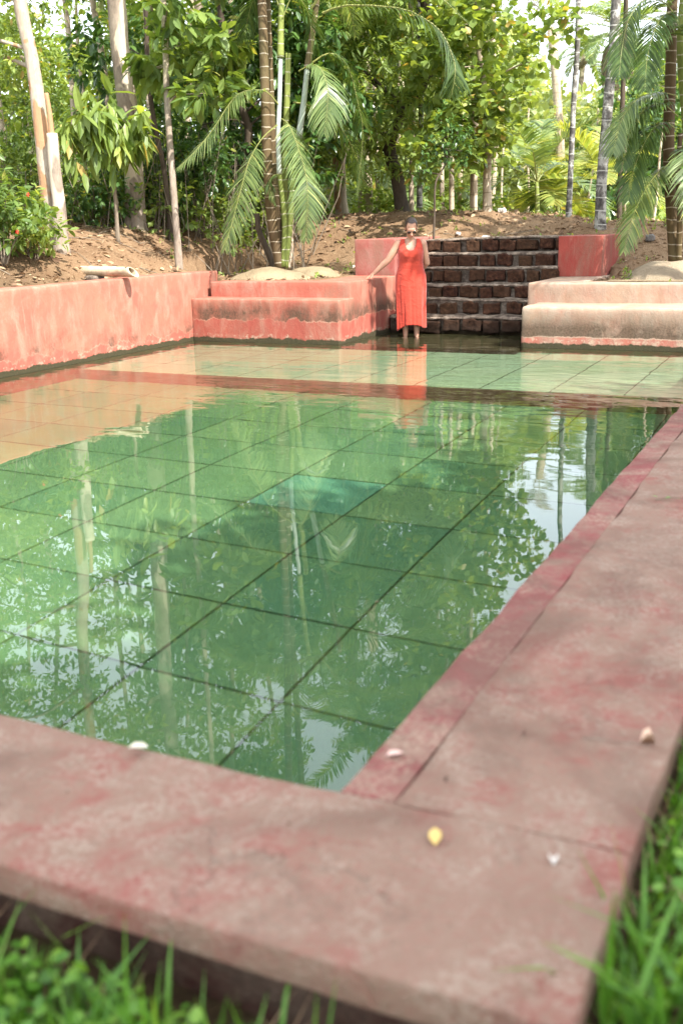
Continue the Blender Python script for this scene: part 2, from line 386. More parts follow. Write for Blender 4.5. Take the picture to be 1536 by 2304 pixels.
# laterite steps: mortar body per step, every stone its own part
st = empty('stone_steps', (-4.7, 14.6, 0), 'flight of dark laterite block steps with pale mortar rising out of the water', 'steps')
SX0, SX1 = -5.872, -3.535
rs = np.random.default_rng(5)
zt = [.23, .44, .645, .86, 1.06, 1.27]
bank = []
for kk in range(6):
    V, F = rbox_geo((-.115, -.09, -.068), (.115, .04, .068), r=.018, res=.022, amp=.026, seed=60+kk, nf=13, warp=.03)
    bank.append(mesh('stone', V, F, M['laterite'], True))
for i in range(6):
    y = 13.90+.29*i; z0 = -.1 if i == 0 else zt[i-1]-.05
    sx1 = SX1 if i < 3 else -3.66
    V, F = rbox_geo((SX0, y, z0), (sx1, y+.75, zt[i]), r=.02, res=.03, amp=.024, seed=40+i, nf=8, warp=.03)
    wobj('tread', mesh('tread', V, F, M['mortar'], True), st)
    V, F = rbox_geo((SX0, y-.040, zt[i]-.022), (sx1, y+.30, zt[i]+.006), r=.010, res=.03, amp=.020, seed=90+i, nf=10, warp=.035)
    wobj('nosing', mesh('nosing', V, F, M['nosing'], True), st)
    x = SX0+rs.uniform(.02, .16)
    while x < sx1-.12:
        wd = rs.uniform(.17, .31); hgt = min(.165, zt[i]-max(z0, 0)-.055)
        zc = (zt[i]+(zt[i-1] if i else .0))/2-.012
        me = bank[rs.integers(6)]
        o = obj('stone', me, None, (x+wd/2, y-.004+rs.uniform(-.008, .01), zc+rs.uniform(-.008, .008)), (rs.uniform(-.05, .05), rs.uniform(-.06, .06), rs.uniform(-.04, .04)), (wd/.24, 1, hgt/.137*rs.uniform(.92, 1.04)))
        o.parent = st; o.matrix_parent_inverse = Matrix.Translation(-st.location)
        x += wd+rs.choice([.02, .035, .05, .10])
rbox('landing', (SX0, 12.26, -1.45), (SX1, 14.0, -.11), M['silt'], st, r=.03, res=.12, amp=.01, seed=77)

# floor, tiles
fl = struct(obj('pool_floor', mesh('pool_floor', *join_geo([rbox_geo((X0-.1, Y0-.1, DEEP-.3), (X1+.1, SH_Y, DEEP-.022), r=.001, res=2, amp=0),
        rbox_geo((X0-.1, SH_Y, DEEP-.3), (0, Y1+.4, SHELF-.022), r=.001, res=2, amp=0)]), M['grout'])))
rbox('riser', (X0+.01, SH_Y-.03, DEEP-.02), (X1-.01, SH_Y-.001, SHELF-.024), M['riser'], fl, r=.004, res=.2, amp=.002)
def tiles(x0, x1, y0, y1, px, py, ox, oy, z, mname, prob_alt):
    i0 = math.floor((x0-ox)/px); nx = math.ceil((x1-ox)/px); j0 = math.floor((y0-oy)/py); ny = math.ceil((y1-oy)/py)
    full = None
    for i in range(i0, nx):
        for j in range(j0, ny):
            a, c = max(x0, ox+i*px)+.0055, min(x1, ox+(i+1)*px)-.0055; d, e = max(y0, oy+j*py)+.0055, min(y1, oy+(j+1)*py)-.0055
            if c-a < .05 or e-d < .05: continue
            isfull = abs(c-a-px+.011) < 1e-4 and abs(e-d-py+.011) < 1e-4
            mm = M['tile_blue'] if prob_alt and (i, j) == prob_alt else M[mname]
            if isfull and full is not None and mm is M[mname]: me = full
            else:
                w2, h2 = (c-a)/2, (e-d)/2; V, F = rbox_geo((-w2, -h2, -.02), (w2, h2, 0), r=.006, res=5, amp=0); me = mesh('tile', V, F, mm)
                if isfull and mm is M[mname]: full = me
            obj('tile', me, fl, ((a+c)/2, (d+e)/2, z+random.uniform(-.003, .003)), (random.uniform(-.003, .003), random.uniform(-.003, .003), 0))
tiles(X0+.02, X1-.01, Y0, SH_Y-.03, .755, .757, -2.09-.755*8, 3.65-.757*3, DEEP, 'tile_deep', (6, 6))
tiles(X0+.02, 0, SH_Y, Y1+.3, .70, .70, -2.45-.7*9, SH_Y, SHELF, 'tile_shelf', None)

# water: one closed body filling the tank
V = np.array([(x, y, z) for z in (-1.9, 0) for (x, y) in ((-8.3, 1.7), (1.0, 1.7), (1.0, 14.2), (-8.3, 14.2))])
F = np.array([(0, 3, 2, 1), (4, 5, 6, 7), (0, 1, 5, 4), (1, 2, 6, 5), (2, 3, 7, 6), (3, 0, 4, 7)])
V = V[F.ravel()]; F = np.arange(24).reshape(6, 4)          # faces keep their own corners: smooth shading, flat surface
water = struct(obj('pool_water', mesh('pool_water', V, F, M['water'], True)))
water['label'] = 'still green pool water'
CAUSTIC = True
if CAUSTIC:
    water.cycles.is_caustics_caster = True; sl.cycles.is_caustics_light = True
    for o in list(bpy.data.objects):
        if o.type == 'MESH' and (o.parent in (fl, coping, bl, br, st) or o in (fl, wl)): o.cycles.is_caustics_receiver = True

# ------------------------------------------------------------------ terrain
def sstep(a, b, x):
    t = np.clip((x-a)/(b-a), 0, 1); return t*t*(3-2*t)
def ground_z(X, Y, rough=True):
    X = np.asarray(X, float); Y = np.asarray(Y, float)
    p = np.stack([X, Y, X*0], -1)
    # left bank behind the wall
    q = -8.35-X
    left = .86+.62*sstep(-.1, 1.7, q)+.32*sstep(1.5, 4, q)+.2*sstep(3, 9, q)
    lev = .80-.10*sstep(-4, -2.5, X)
    az = np.degrees(np.arctan2(X, Y)); crest = np.interp(az, [-60, -31, -24.6, -17.5, -12.9, -11.8, -7.7, 20], [1.95, 1.76, 1.70, 1.66, 1.54, 1.47, 1.42, 1.4])
    back = lev+(crest-lev)*sstep(15.0, 17.6, Y+.35*fbm(p*.5, 2, 3))
    stp = 1.25*((X > -6.0) & (X < -3.3))*sstep(15.3, 15.5, Y)
    z = np.maximum(back, stp)
    wl_ = sstep(-8.2, -9.0, X+.25*fbm(p*.8, 2, 8)*(Y > 13.2))
    z = z*(1-wl_)+np.maximum(left, back)*wl_
    # beyond the berm it dips, then a slope climbs away
    d = np.hypot(X, Y)
    z = z-.75*sstep(19.5, 24, d)+np.interp(d, [24, 40, 60, 90, 140, 400], [0, 1.0, 3.2, 5.5, 8, 14])
    # near side
    near = np.where(X > -.6, .10+.05*sstep(0, 3, X), -.10)
    near = np.where(Y < 1.56, -.05+.14*sstep(-.35, .25, X)+.03*sstep(1, 4, X), near)
    f = sstep(13.2, 15, Y); nn = (X > -8.44)
    z = np.where(nn & (Y < 15), near*(1-f)+z*f, z)
    z = np.where(nn & (Y >= 12.9) & (X < 1.3), np.where(Y < 15.0, lev, z), z)
    ystart = np.where(X < -5.9, 12.80, 13.42)
    if rough:
        am = .35+.65*sstep(1.5, 4, Y)
        z = z+am*(fbm(p*2.2, 4, 1)*.065+fbm(p*8, 3, 2)*.026*(d < 26))*(1+.8*wl_)
        z = np.where((X > -9) & (X < 1.2) & (Y > 12.9) & (Y < 15.05), lev-.01+fbm(p*3, 4, 1)*.022, z)
    pit = (X > -8.36) & (X < np.where(Y > 12.3, 1.4, -.40)) & (Y > 1.56) & (Y < ystart)
    z = np.where(pit, -2.2, z)
    z = np.where((X > -6.5) & (X < -3.06) & (Y > 12.2) & (Y < 15.46), -2.2, z)
    return z
def axis(parts):
    a = [np.arange(lo, hi, s) for lo, hi, s in parts]; return np.unique(np.round(np.concatenate(a), 4))
gx = axis([(-400, -60, 20), (-60, -22, 2), (-22, -15, .3), (-15, 1.5, .07), (1.5, 8, .3), (8, 40, 2), (40, 400, 20)])
gy = axis([(-60, -2, 4), (-2, 2.4, .06), (2.4, 12.6, .12), (12.6, 19.5, .07), (19.5, 30, .4), (30, 90, 2.5), (90, 700, 20)])
GX, GY = np.meshgrid(gx, gy, indexing='ij'); GZ = ground_z(GX, GY)
ix = np.arange(GX.size).reshape(GX.shape)
GF = np.stack([ix[:-1, :-1], ix[1:, :-1], ix[1:, 1:], ix[:-1, 1:]], -1).reshape(-1, 4)
def dirt_mat():
    m = new_mat('laterite earth'); b = NB(m); p = b.pos()
    n1 = b.noise(p, .9, 5, .6); n2 = b.noise(p, 7, 6, .7); n3 = b.noise(p, 45, 5, .75)
    col = b.mix(b.rng(n1, .35, .65), [.19, .115, .065], [.28, .185, .11])
    col = b.mix(b.rng(n2, .45, .68, 0, .75), col, [.19, .11, .06])
    col = b.mix(b.rng(n3, .52, .72, 0, .55), col, [.50, .37, .22])
    col = b.mix(b.rng(b.voro(p, 26), .22, .08, 0, .5), col, [.16, .085, .045])
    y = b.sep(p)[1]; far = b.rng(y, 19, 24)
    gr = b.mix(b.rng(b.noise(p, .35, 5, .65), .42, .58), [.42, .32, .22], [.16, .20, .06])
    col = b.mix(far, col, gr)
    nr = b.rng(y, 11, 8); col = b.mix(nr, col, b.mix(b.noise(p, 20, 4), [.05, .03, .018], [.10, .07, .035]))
    n = b.bump(b.math('ADD', n2, b.math('MULTIPLY', n3, .5)), .05)
    b.out(b.bsdf(col, .95, .1, n)); return m
M['dirt'] = dirt_mat()
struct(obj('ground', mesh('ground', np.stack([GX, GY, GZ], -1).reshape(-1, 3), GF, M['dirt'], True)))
def gz(x, y): return float(ground_z(np.array([x]), np.array([y]))[0])

# ------------------------------------------------------------------ plant materials
def leaf_mat(name, stops, trans=.48, rough=.42, tcol=None, spec=.45):
    m = new_mat(name); b = NB(m); a = b.attr()
    col = b.ramp(a, stops)
    pr = b.bsdf(col, rough, spec); t = b.node('ShaderNodeBsdfTranslucent')
    b.put(t.inputs[0], b.mix(1, col, tcol or (1.5, 1.35, .5), 'MULTIPLY'))
    x = b.node('ShaderNodeMixShader'); x.inputs[0].default_value = trans; b.l.new(pr, x.inputs[1]); b.l.new(t.outputs[0], x.inputs[2])
    b.out(x.outputs[0]); return m
M['leaf_bright'] = leaf_mat('bright green leaf', [(0, (.08, .14, .03)), (.35, (.17, .25, .06)), (.75, (.29, .38, .10)), (.95, (.44, .48, .13)), (1, (.48, .36, .12))])
M['leaf_mid'] = leaf_mat('mid green leaf', [(0, (.055, .105, .025)), (.4, (.13, .21, .055)), (.8, (.25, .34, .09)), (1, (.40, .40, .12))])
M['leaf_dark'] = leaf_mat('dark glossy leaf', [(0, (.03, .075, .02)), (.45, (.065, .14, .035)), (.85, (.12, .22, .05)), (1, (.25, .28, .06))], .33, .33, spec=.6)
M['leaf_far'] = leaf_mat('haze paled far leaf', [(0, (.16, .22, .09)), (.4, (.28, .35, .15)), (.8, (.42, .48, .22)), (1, (.5, .44, .28))], .4)  # paler greens, distance haze put into the leaf colour
M['leaf_litter'] = leaf_mat('dry leaf', [(0, (.10, .055, .03)), (.5, (.26, .16, .09)), (1, (.46, .34, .2))], .1, .8, (1, .9, .7))
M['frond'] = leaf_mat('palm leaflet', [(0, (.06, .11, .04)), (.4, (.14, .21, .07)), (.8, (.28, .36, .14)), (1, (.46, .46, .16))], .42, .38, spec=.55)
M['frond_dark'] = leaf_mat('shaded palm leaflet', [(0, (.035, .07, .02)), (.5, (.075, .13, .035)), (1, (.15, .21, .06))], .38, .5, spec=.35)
M['frond_yellow'] = leaf_mat('yellow palm leaflet', [(0, (.18, .26, .07)), (.5, (.32, .36, .10)), (1, (.48, .44, .13))], .45, .45)
M['grass'] = leaf_mat('grass blade', [(0, (.05, .13, .015)), (.5, (.10, .25, .025)), (1, (.22, .38, .05))], .4, .4)
M['dead_frond'] = leaf_mat('dried frond', [(0, (.12, .09, .06)), (.5, (.26, .2, .14)), (1, (.42, .34, .24))], .15, .8, (1, .9, .7))

def bark(name, stops, scale=3, streak=(1, 1, .35), bump_=.02, rings=None, patch=None, ringcol=(.55, .55, .48), moss=None):
    m = new_mat(name); b = NB(m); p = b.pos()
    n1 = b.noise(b.map(p, streak), scale, 6, .65, .4); n2 = b.noise(b.map(p, (1, 1, .3)), 40, 5, .7)
    col = b.ramp(n1, stops); col = b.mix(b.rng(n2, .5, .7, 0, .35), col, [c*.35 for c in stops[0][1]])
    if patch: col = b.mix(b.rng(b.noise(b.map(p, (1, 1, .5), (5, 2, 0)), patch[1], 3, .5, .8), .52, .55), col, patch[0])
    if moss: col = b.mix(b.rng(b.noise(p, 2.3, 4), .5, .65, 0, .7), col, moss)
    if rings:
        z = b.sep(p)[2]; zz = b.math('ADD', z, b.math('MULTIPLY', b.noise(p, 1.6, 3), .16))
        f = b.math('FRACT', b.math('MULTIPLY', zz, 1/rings)); col = b.mix(b.math('MULTIPLY', b.rng(f, .90, .93), b.rng(n2, .3, .5, .5, 1)), col, ringcol)
    b.out(b.bsdf(col, .8, .25, b.bump(b.math('ADD', n1, b.math('MULTIPLY', n2, .6)), bump_))); return m
M['bark_pale'] = bark('pale flaking bark', [(.3, (.30, .22, .15)), (.45, (.32, .26, .19)), (.62, (.42, .35, .27)), (.8, (.25, .18, .12))], 3, patch=((.33, .19, .10), 3.2))
M['bark_grey'] = bark('grey brown bark', [(.3, (.13, .10, .075)), (.5, (.27, .215, .165)), (.7, (.36, .30, .24))], 5, patch=((.50, .42, .31), 2.0))
M['bark_dark'] = bark('dark mango bark', [(.3, (.03, .022, .015)), (.5, (.075, .055, .038)), (.75, (.13, .10, .07))], 6)
M['bark_twig'] = bark('twig bark', [(.3, (.12, .09, .06)), (.7, (.30, .25, .19))], 6)
M['bark_lichen'] = bark('lichened areca trunk', [(.35, (.055, .05, .045)), (.5, (.15, .14, .125)), (.58, (.42, .41, .37)), (.8, (.2, .18, .15))], 7, (1, 1, .8), rings=.19, ringcol=(.45, .44, .4))
M['bark_tan'] = bark('tan trunk', [(.3, (.22, .16, .10)), (.5, (.46, .37, .27)), (.75, (.58, .5, .38))], 6, rings=.23, ringcol=(.25, .2, .14))
M['cane_brown'] = bark('brown green palm cane', [(.3, (.06, .038, .02)), (.5, (.11, .075, .036)), (.75, (.12, .115, .045))], 1.4, (1, 1, .4), .008, rings=.155, ringcol=(.36, .31, .23))
M['cane_green'] = bark('green palm cane', [(.3, (.10, .14, .03)), (.5, (.20, .24, .06)), (.75, (.28, .28, .09))], 1.4, (1, 1, .4), .006, rings=.16, ringcol=(.38, .38, .26))
M['cane_white'] = bark('white bloomed palm sheath', [(.3, (.26, .31, .24)), (.5, (.46, .50, .45)), (.75, (.34, .37, .2))], 1.4, (1, 1, .3), .004)
M['rachis'] = simple('palm rachis', (.24, .24, .07), .5, .4, 6, (.16, .18, .05))

# ------------------------------------------------------------------ leaves
def leaf_t(kind):
    if kind == 'small': V = [(0, 0, 0), (.32, .5, .06), (-.32, .5, .06), (0, 1, -.05)]; F = [(0, 1, 3), (0, 3, 2)]
    else:
        wd = {'mango': (.115, .105), 'round': (.30, .33), 'broad': (.2, .19)}[kind]; dr = {'mango': .16, 'round': .04, 'broad': .12}[kind]
        V = [(0, 0, 0), (0, .3, -.01), (0, .68, -dr*.45), (0, 1, -dr), (-wd[0], .3, .035), (-wd[1], .68, .03-dr*.45), (wd[0], .3, .035), (wd[1], .68, .03-dr*.45)]
        F = [(0, 1, 4), (0, 6, 1), (4, 1, 2), (4, 2, 5), (1, 6, 7), (1, 7, 2), (5, 2, 3), (2, 7, 3)]
    return np.array(V, float), np.array(F)
def unit(v): return v/(np.linalg.norm(v, axis=-1, keepdims=True)+1e-9)
def leaves_geo(P, D, L, kind, rg, roll=1.0, width=1.0):
    """P base points, D directions, L lengths"""
    TV, TF = leaf_t(kind); TV = TV*np.array([width, 1, 1]); n = len(P); D = unit(D)
    upv = np.array([0, 0, 1.])+rg.normal(0, .35*roll, (n, 3)); S = unit(np.cross(D, upv)); N = np.cross(S, D)
    Mx = np.stack([S, D, N], 1)      # rows
    V = np.einsum('vk,nkj->nvj', TV, Mx)*L[:, None, None]+P[:, None, :]
    F = (TF[None]+(np.arange(n)*len(TV))[:, None, None]).reshape(-1, 3)
    return V.reshape(-1, 3), F, len(TV)
def spray_pts(C, out, rg, per, L, ax_len, droop):
    """whorls of leaves round twig tips: C centres, out = twig directions"""
    n = len(C); out = unit(out+rg.normal(0, .45, (n, 3)))
    t = rg.uniform(0, 1, (n, per)); P = C[:, None]+out[:, None]*(t[..., None]-.5)*ax_len
    rad = rg.normal(0, 1, (n, per, 3)); rad = unit(rad-out[:, None]*np.sum(rad*out[:, None], -1, keepdims=True))
    D = unit(out[:, None]*(.25+.6*t[..., None])+rad*.85+np.array([0, 0, -droop])*rg.uniform(.3, 1.3, (n, per, 1)))
    LL = L*rg.uniform(.6, 1.15, (n, per))
    return P.reshape(-1, 3), D.reshape(-1, 3), LL.ravel()
def foliage(name, clumps, rg, n, kind, L, m, parent, droop=.35, per=7, spread=1, shell=.45, width=1, smooth=False, kindtag='stuff'):
    """clumps: list of (centre, radii)"""
    Cc = np.array([list(c) for c, r in clumps]); Rr = np.array([np.broadcast_to(r, 3) for c, r in clumps], float)
    vol = np.prod(Rr, 1)**(.8); k = rg.choice(len(Cc), n, p=vol/vol.sum())
    u = unit(rg.normal(0, 1, (n, 3)))*(shell+(1-shell)*rg.uniform(0, 1, (n, 1)))**.6
    C = Cc[k]+u*Rr[k]*spread; C = C+rg.normal(0, .05, C.shape)
    P, D, LL = spray_pts(C, u+np.array([0, 0, .25]), rg, per, L, L*1.4, droop)
    V, F, nv = leaves_geo(P, D, LL, kind, rg, width=width)
    base = np.clip(np.repeat(rg.beta(2, 2.2, n), per)*.7+rg.uniform(0, .3, n*per), 0, .93)
    base = np.where(rg.uniform(0, 1, n*per) < .02, 1, base)
    me = mesh(name, V, F, m, smooth, np.repeat(base, nv)); o = wobj(name, me, parent)
    if kindtag: o['kind'] = kindtag
    return o

def frond_curve(base, d0, length, el0, el1, side=0):
    N = 16; d = Vector((d0[0], d0[1], 0)).normalized(); sd = Vector((-d.y, d.x, 0)); P = [Vector(base)]
    for i in range(N):
        t = (i+.5)/N; e = R(el0+(el1-el0)*(t**1.15)); v = d*math.cos(e)+Vector((0, 0, math.sin(e)))+sd*side*t; v.normalize()
        P.append(P[-1]+v*(length/N))
    return P
def frond_geo(P, rg, nl=46, ll=.42, lw=.022, vee=.35, droop=.5, start=.18, tri=3, fwd0=.35, rr=1.0):
    """feather palm leaf along the curve P: tapering rachis and two rows of drooping leaflets"""
    P = np.array([list(p) for p in P]); N = len(P)-1; T = unit(np.gradient(P, axis=0)); length = np.linalg.norm(np.diff(P, axis=0), axis=1).sum()
    rad = np.interp(np.linspace(0, 1, N+1), [0, .15, .8, 1], [.015, .011, .005, .0015])*max(.6, length/2)*rr
    rv, rf = tube_geo(P, rad, 5)
    ts = np.linspace(start, .995, nl); V = []; F = []; A = []; b = 0
    for s in (-1, 1):
        for t in ts:
            x = t*N; i = min(int(x), N-1); f = x-i; c = P[i]*(1-f)+P[i+1]*f; tan = unit(T[i]*(1-f)+T[min(i+1, N)]*f)
            sv = np.cross(tan, [0, 0, 1.]); sv = unit(sv) if np.linalg.norm(sv) > .12 else unit(np.cross(T[0], [0, 0, 1.])+1e-6)
            sv = unit(sv-tan*(sv@tan)); nv = np.cross(sv, tan)
            env = math.sin(math.pi*min(1, (t-start)/(1-start)*.80+.18))**.6
            Ln = ll*env*rg.uniform(.82, 1.1); fwd = fwd0+.9*((t-start)/(1-start))**1.3
            dr = unit(sv*s+tan*(fwd+rg.normal(0, .06))+nv*(vee+rg.normal(0, .09))); q = c; dd = dr.copy(); pts = [q]
            for kx in range(tri):
                dd = unit(dd+np.array([0, 0, -1])*droop*(kx+1)/tri*.55); q = q+dd*Ln/tri; pts.append(q)
            wv = unit(np.cross(dr, nv))*lw*.5*(0.8+.4*env)
            ws = [.5, 1, .8, .05] if tri == 3 else [.6, 1, .05]
            for p_, w_ in zip(pts, ws): V.append(p_-wv*w_); V.append(p_+wv*w_)
            for kx in range(tri): F.append((b+2*kx, b+2*kx+1, b+2*kx+3, b+2*kx+2))
            A += [float(np.clip(rg.normal(.45, .2), 0, 1))]*(2*(tri+1)); b += 2*(tri+1)
    return (rv, rf), (np.array(V), np.array(F), A)
def frond_mesh(P, rg, m='frond', **k):
    (rv, rf), (lv, lf, A) = frond_geo(P, rg, **k)
    V, F = join_geo([(lv, lf), (rv, rf)])
    me = mesh('frond', V, F, M[m], False, list(A)+[.97]*len(rv)); me.materials.append(M['rachis'])
    order = np.concatenate([g.max(1) for g in F]); mi = (order >= len(lv)).astype(np.int32)
    me.polygons.foreach_set('material_index', mi); return me
def frond(parent, base, d0, length, el0, el1, rg, m='frond', side=0, **k):
    me = frond_mesh(frond_curve((0, 0, 0), d0, length, el0, el1, side), rg, m, **k)
    return obj('frond', me, parent, Vector(base)-parent.location)
def frond_px(parent, pts, d, rg, m='frond', **k):
    """frond whose midrib runs through photo points; d = distances (start, end) from the camera"""
    n = len(pts); W = [at_d(x, y, d[0]+(d[1]-d[0])*i/(n-1)) for i, (x, y) in enumerate(pts)]
    b = W[0]; P = [p-b for p in bez(W, max(2, 18//(n-1)))]
    return obj('frond', frond_mesh(P, rg, m, **k), parent, b-parent.location)
FB = {}
def frond_bank(m, length, seed=3, **k):
    """a few shared frond meshes of one kind: (start elevation, mesh), along +Y"""
    key = (m, length, tuple(sorted(k.items())))
    if key not in FB:
        rg = np.random.default_rng(seed)
        FB[key] = [(e0, frond_mesh(frond_curve((0, 0, 0), (0, 1), length, e0, e0-dr), rg, m, **k)) for e0, dr in ((72, 70), (55, 85), (35, 90), (12, 80))]
    return FB[key]
def crown_fronds(parent, top, rg, n, length, m='frond', az0=0, lo=0, **k):
    bank_ = frond_bank(m, length, **k)
    for i in range(n):
        f = i/max(1, n-1); e0, me = bank_[min(3, max(lo, int(f*4)))]
        obj('frond', me, parent, Vector(top)-parent.location, (R(rg.uniform(-8, 8)), 0, az0+i*2.399+rg.uniform(-.3, .3)), [rg.uniform(.82, 1.12)]*3)

def trunk(parent, pts, r0, r1, m, name='trunk', n=10, seg=7, knob=.05, seed=0, flare=.35):
    P = bez(pts, seg); t = np.linspace(0, 1, len(P)); rad = r0+(r1-r0)*t; rad = rad*(1+flare*np.exp(-t*len(P)*.6)); 
    V, F = tube_geo(P, rad, n)
    if knob:
        c = np.repeat(np.array([list(p) for p in P]), n, 0); dd = V[:len(c)]-c
        V[:len(c)] = c+dd*(1+knob*2*fbm(V[:len(c)]*3.1+seed, 3, seed)[:, None])
    return wobj(name, mesh(name, V, F, M[m], True), parent)
def ground_pt(x, y, d, dz=-.05):     # photo pixel column x (its azimuth at row y), horizontal distance d, on the ground
    p = at_d(x, y, d); return Vector((p.x, p.y, gz(p.x, p.y)+dz))

def tree(name, label, base, path, r0, r1, barkm, clumps, leaf, L, n, leafm, cat='tree', group=None, droop=.35, per=7, branches=6, seed=1, width=1, limb_r=.35, flare=.35):
    rg = np.random.default_rng(seed); t = empty(name, base, label, cat, group)
    pts = [base]+path; trunk(t, pts, r0, r1, barkm, seed=seed, flare=flare)
    P = bez(pts, 7)
    idx = list(range(len(clumps))); rg.shuffle(idx)
    for i in idx[:branches]:
        c = Vector(clumps[i][0]); j = min(range(len(P)), key=lambda q: (P[q]-c).length+ (3 if P[q].z > c.z else 0)+(2 if q < 2 else 0)); s = P[j]
        mid = (s+c)/2+Vector((rg.normal(0, .15), rg.normal(0, .15), .1*(c-s).length)); rr = max(.012, (r0+(r1-r0)*j/len(P))*limb_r)
        trunk(t, [s, mid, c], rr, rr*.3, barkm, 'branch', 6, 5, .04, seed+i, 0)
    if n: foliage('foliage', clumps, rg, n, leaf, L, M[leafm], t, droop, per, width=width)
    return t
def clump_set(center, radii, n, rg, r=(.35, .6)):
    out = []
    for i in range(n):
        u = unit(rg.normal(0, 1, 3))*rg.uniform(.3, 1)**.5; out.append((Vector(center)+Vector(u*np.array(radii)), rg.uniform(*r)*np.array([1, 1, .75])))
    return out

# ------------------------------------------------------------------ vegetation
def box_clumps(az, el, d, n, rg, r=(.35, .6), flat=.8):
    return [(azel(rg.uniform(*az), rg.uniform(*el), rg.uniform(*d)), rg.uniform(*r)*np.array([1, 1, flat])) for _ in range(n)]
def near_trunk(P, clumps): return clumps
rg0 = np.random.default_rng(11)

# pale leaning tree at the far left, with its cut stub
b0 = ground_pt(122, 525, 14.6)
t1 = tree('leaning_tree', 'pale cream barked tree leaning left over a cut stub, leftmost trunk on the bank', b0,
     [at_d(105, 400, 14.6), at_d(92, 280, 14.7), at_d(72, 130, 14.8), at_d(42, -20, 14.9), azel(-41.1, 18, 15), azel(-41.6, 28, 15.1)], .105, .075, 'bark_pale',
     box_clumps((-47, -39.6), (6.5, 14), (15.2, 18), 18, rg0, (.35, .7))+box_clumps((-47, -39), (14, 30), (13.5, 17), 20, rg0, (.3, .6)), 'broad', .105, 1900, 'leaf_bright', per=7, branches=10, seed=21, droop=.25)
trunk(t1, [ground_pt(136, 530, 14.4), at_d(134, 470, 14.4), at_d(124, 380, 14.4), at_d(118, 300, 14.4)], .10, .068, 'bark_grey', 'stub', seed=4)
trunk(t1, [at_d(120, 330, 14.4), at_d(113, 260, 14.45), at_d(105, 210, 14.5)], .035, .028, 'bark_pale', 'branch', seed=5, flare=0)
# tall patchy grey trunk
tree('tall_tree', 'tall thick trunk with grey bark peeling to cream near its top', ground_pt(303, 490, 17),
     [at_d(302, 400, 17), at_d(290, 260, 17), at_d(272, 120, 17), at_d(262, 0, 17), azel(-36.5, 16, 17), azel(-36.3, 24, 17.1), azel(-36.6, 34, 17.2)], .165, .12, 'bark_grey',
     box_clumps((-40.5, -33), (21, 33), (15.5, 18.5), 14, rg0, (.4, .7))+box_clumps((-39, -34.5), (13, 20), (16.5, 18), 7, rg0, (.3, .5)), 'mango', .24, 420, 'leaf_mid', branches=9, seed=22)
# big drooping leaves round its foot
tree('mango_tree', 'young tree with long drooping sunlit leaves in front of the thick trunk', ground_pt(262, 500, 15.9),
     [at_d(258, 420, 15.9), at_d(245, 330, 15.8), at_d(236, 290, 15.7)], .03, .018, 'bark_twig',
     [(at_d(x, y, 15.5+dd), r) for x, y, dd, r in ((205, 275, 0, .25), (230, 265, .1, .22), (170, 300, .1, .2), (265, 310, 0, .22), (300, 290, .1, .2), (245, 250, .1, .2))],
     'mango', .36, 60, 'leaf_bright', branches=7, seed=23, droop=1.9, per=8, width=1.2, limb_r=.5)
# thin pale pole tree with dark broad leaves
tree('slender_tree', 'slender mottled trunk between the thick trunk and the palm clump', ground_pt(399, 528, 15.6),
     [at_d(391, 430, 15.6), at_d(383, 330, 15.7), at_d(375, 200, 15.8), at_d(371, 60, 15.9), azel(-34.1, 16, 16), azel(-34.0, 27, 16.2)], .052, .04, 'bark_grey',
     box_clumps((-34.6, -30.6), (6.5, 13.5), (15.2, 17), 11, rg0, (.3, .5)), 'broad', .27, 200, 'leaf_mid', branches=8, seed=24, droop=.8, per=7)
tree('slender_tree', 'dark crooked sapling trunk standing just left of the slender mottled trunk', ground_pt(384, 505, 16.8),
     [at_d(372, 400, 16.8), at_d(345, 260, 16.9), at_d(332, 150, 17), at_d(328, 20, 17), azel(-35.2, 15, 17.2)], .045, .03, 'bark_dark',
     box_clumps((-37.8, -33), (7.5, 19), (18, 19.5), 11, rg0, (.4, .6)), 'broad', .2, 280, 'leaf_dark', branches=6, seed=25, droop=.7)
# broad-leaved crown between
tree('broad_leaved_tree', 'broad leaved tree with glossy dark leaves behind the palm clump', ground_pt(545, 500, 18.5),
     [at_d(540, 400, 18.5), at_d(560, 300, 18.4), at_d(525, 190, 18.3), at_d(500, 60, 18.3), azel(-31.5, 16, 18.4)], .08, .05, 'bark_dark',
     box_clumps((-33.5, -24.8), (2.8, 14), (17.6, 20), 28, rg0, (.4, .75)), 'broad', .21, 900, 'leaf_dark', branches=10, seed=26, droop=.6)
tree('broad_leaved_tree', 'bright sunlit broad leaved tree rising behind the slender trunk', ground_pt(470, 495, 20),
     [at_d(468, 380, 20), at_d(455, 250, 20), at_d(450, 100, 20), azel(-32.5, 15, 20), azel(-33, 24, 20)], .08, .05, 'bark_grey',
     box_clumps((-36.5, -30), (2.5, 24), (19, 22), 30, rg0, (.4, .8)), 'broad', .19, 900, 'leaf_bright', branches=10, seed=27, droop=.4)
# central mango with dark forked trunk
tree('mango_tree', 'dark crooked mango trunk behind the woman, crown of yellow green leaves', ground_pt(906, 476, 19.5),
     [at_d(893, 400, 19.5), at_d(876, 330, 19.5), at_d(905, 250, 19.5), at_d(950, 190, 19.6), at_d(978, 110, 19.6), azel(-21.2, 12, 19.7), azel(-21.5, 19, 19.8)], .125, .07, 'bark_dark',
     box_clumps((-27.6, -20.2), (3.6, 12.5), (18.4, 21), 46, rg0, (.45, .85))+box_clumps((-27.5, -20), (13, 22), (18.5, 21), 15, rg0, (.35, .7)), 'mango', .20, 2400, 'leaf_bright', branches=12, seed=28, droop=.5)
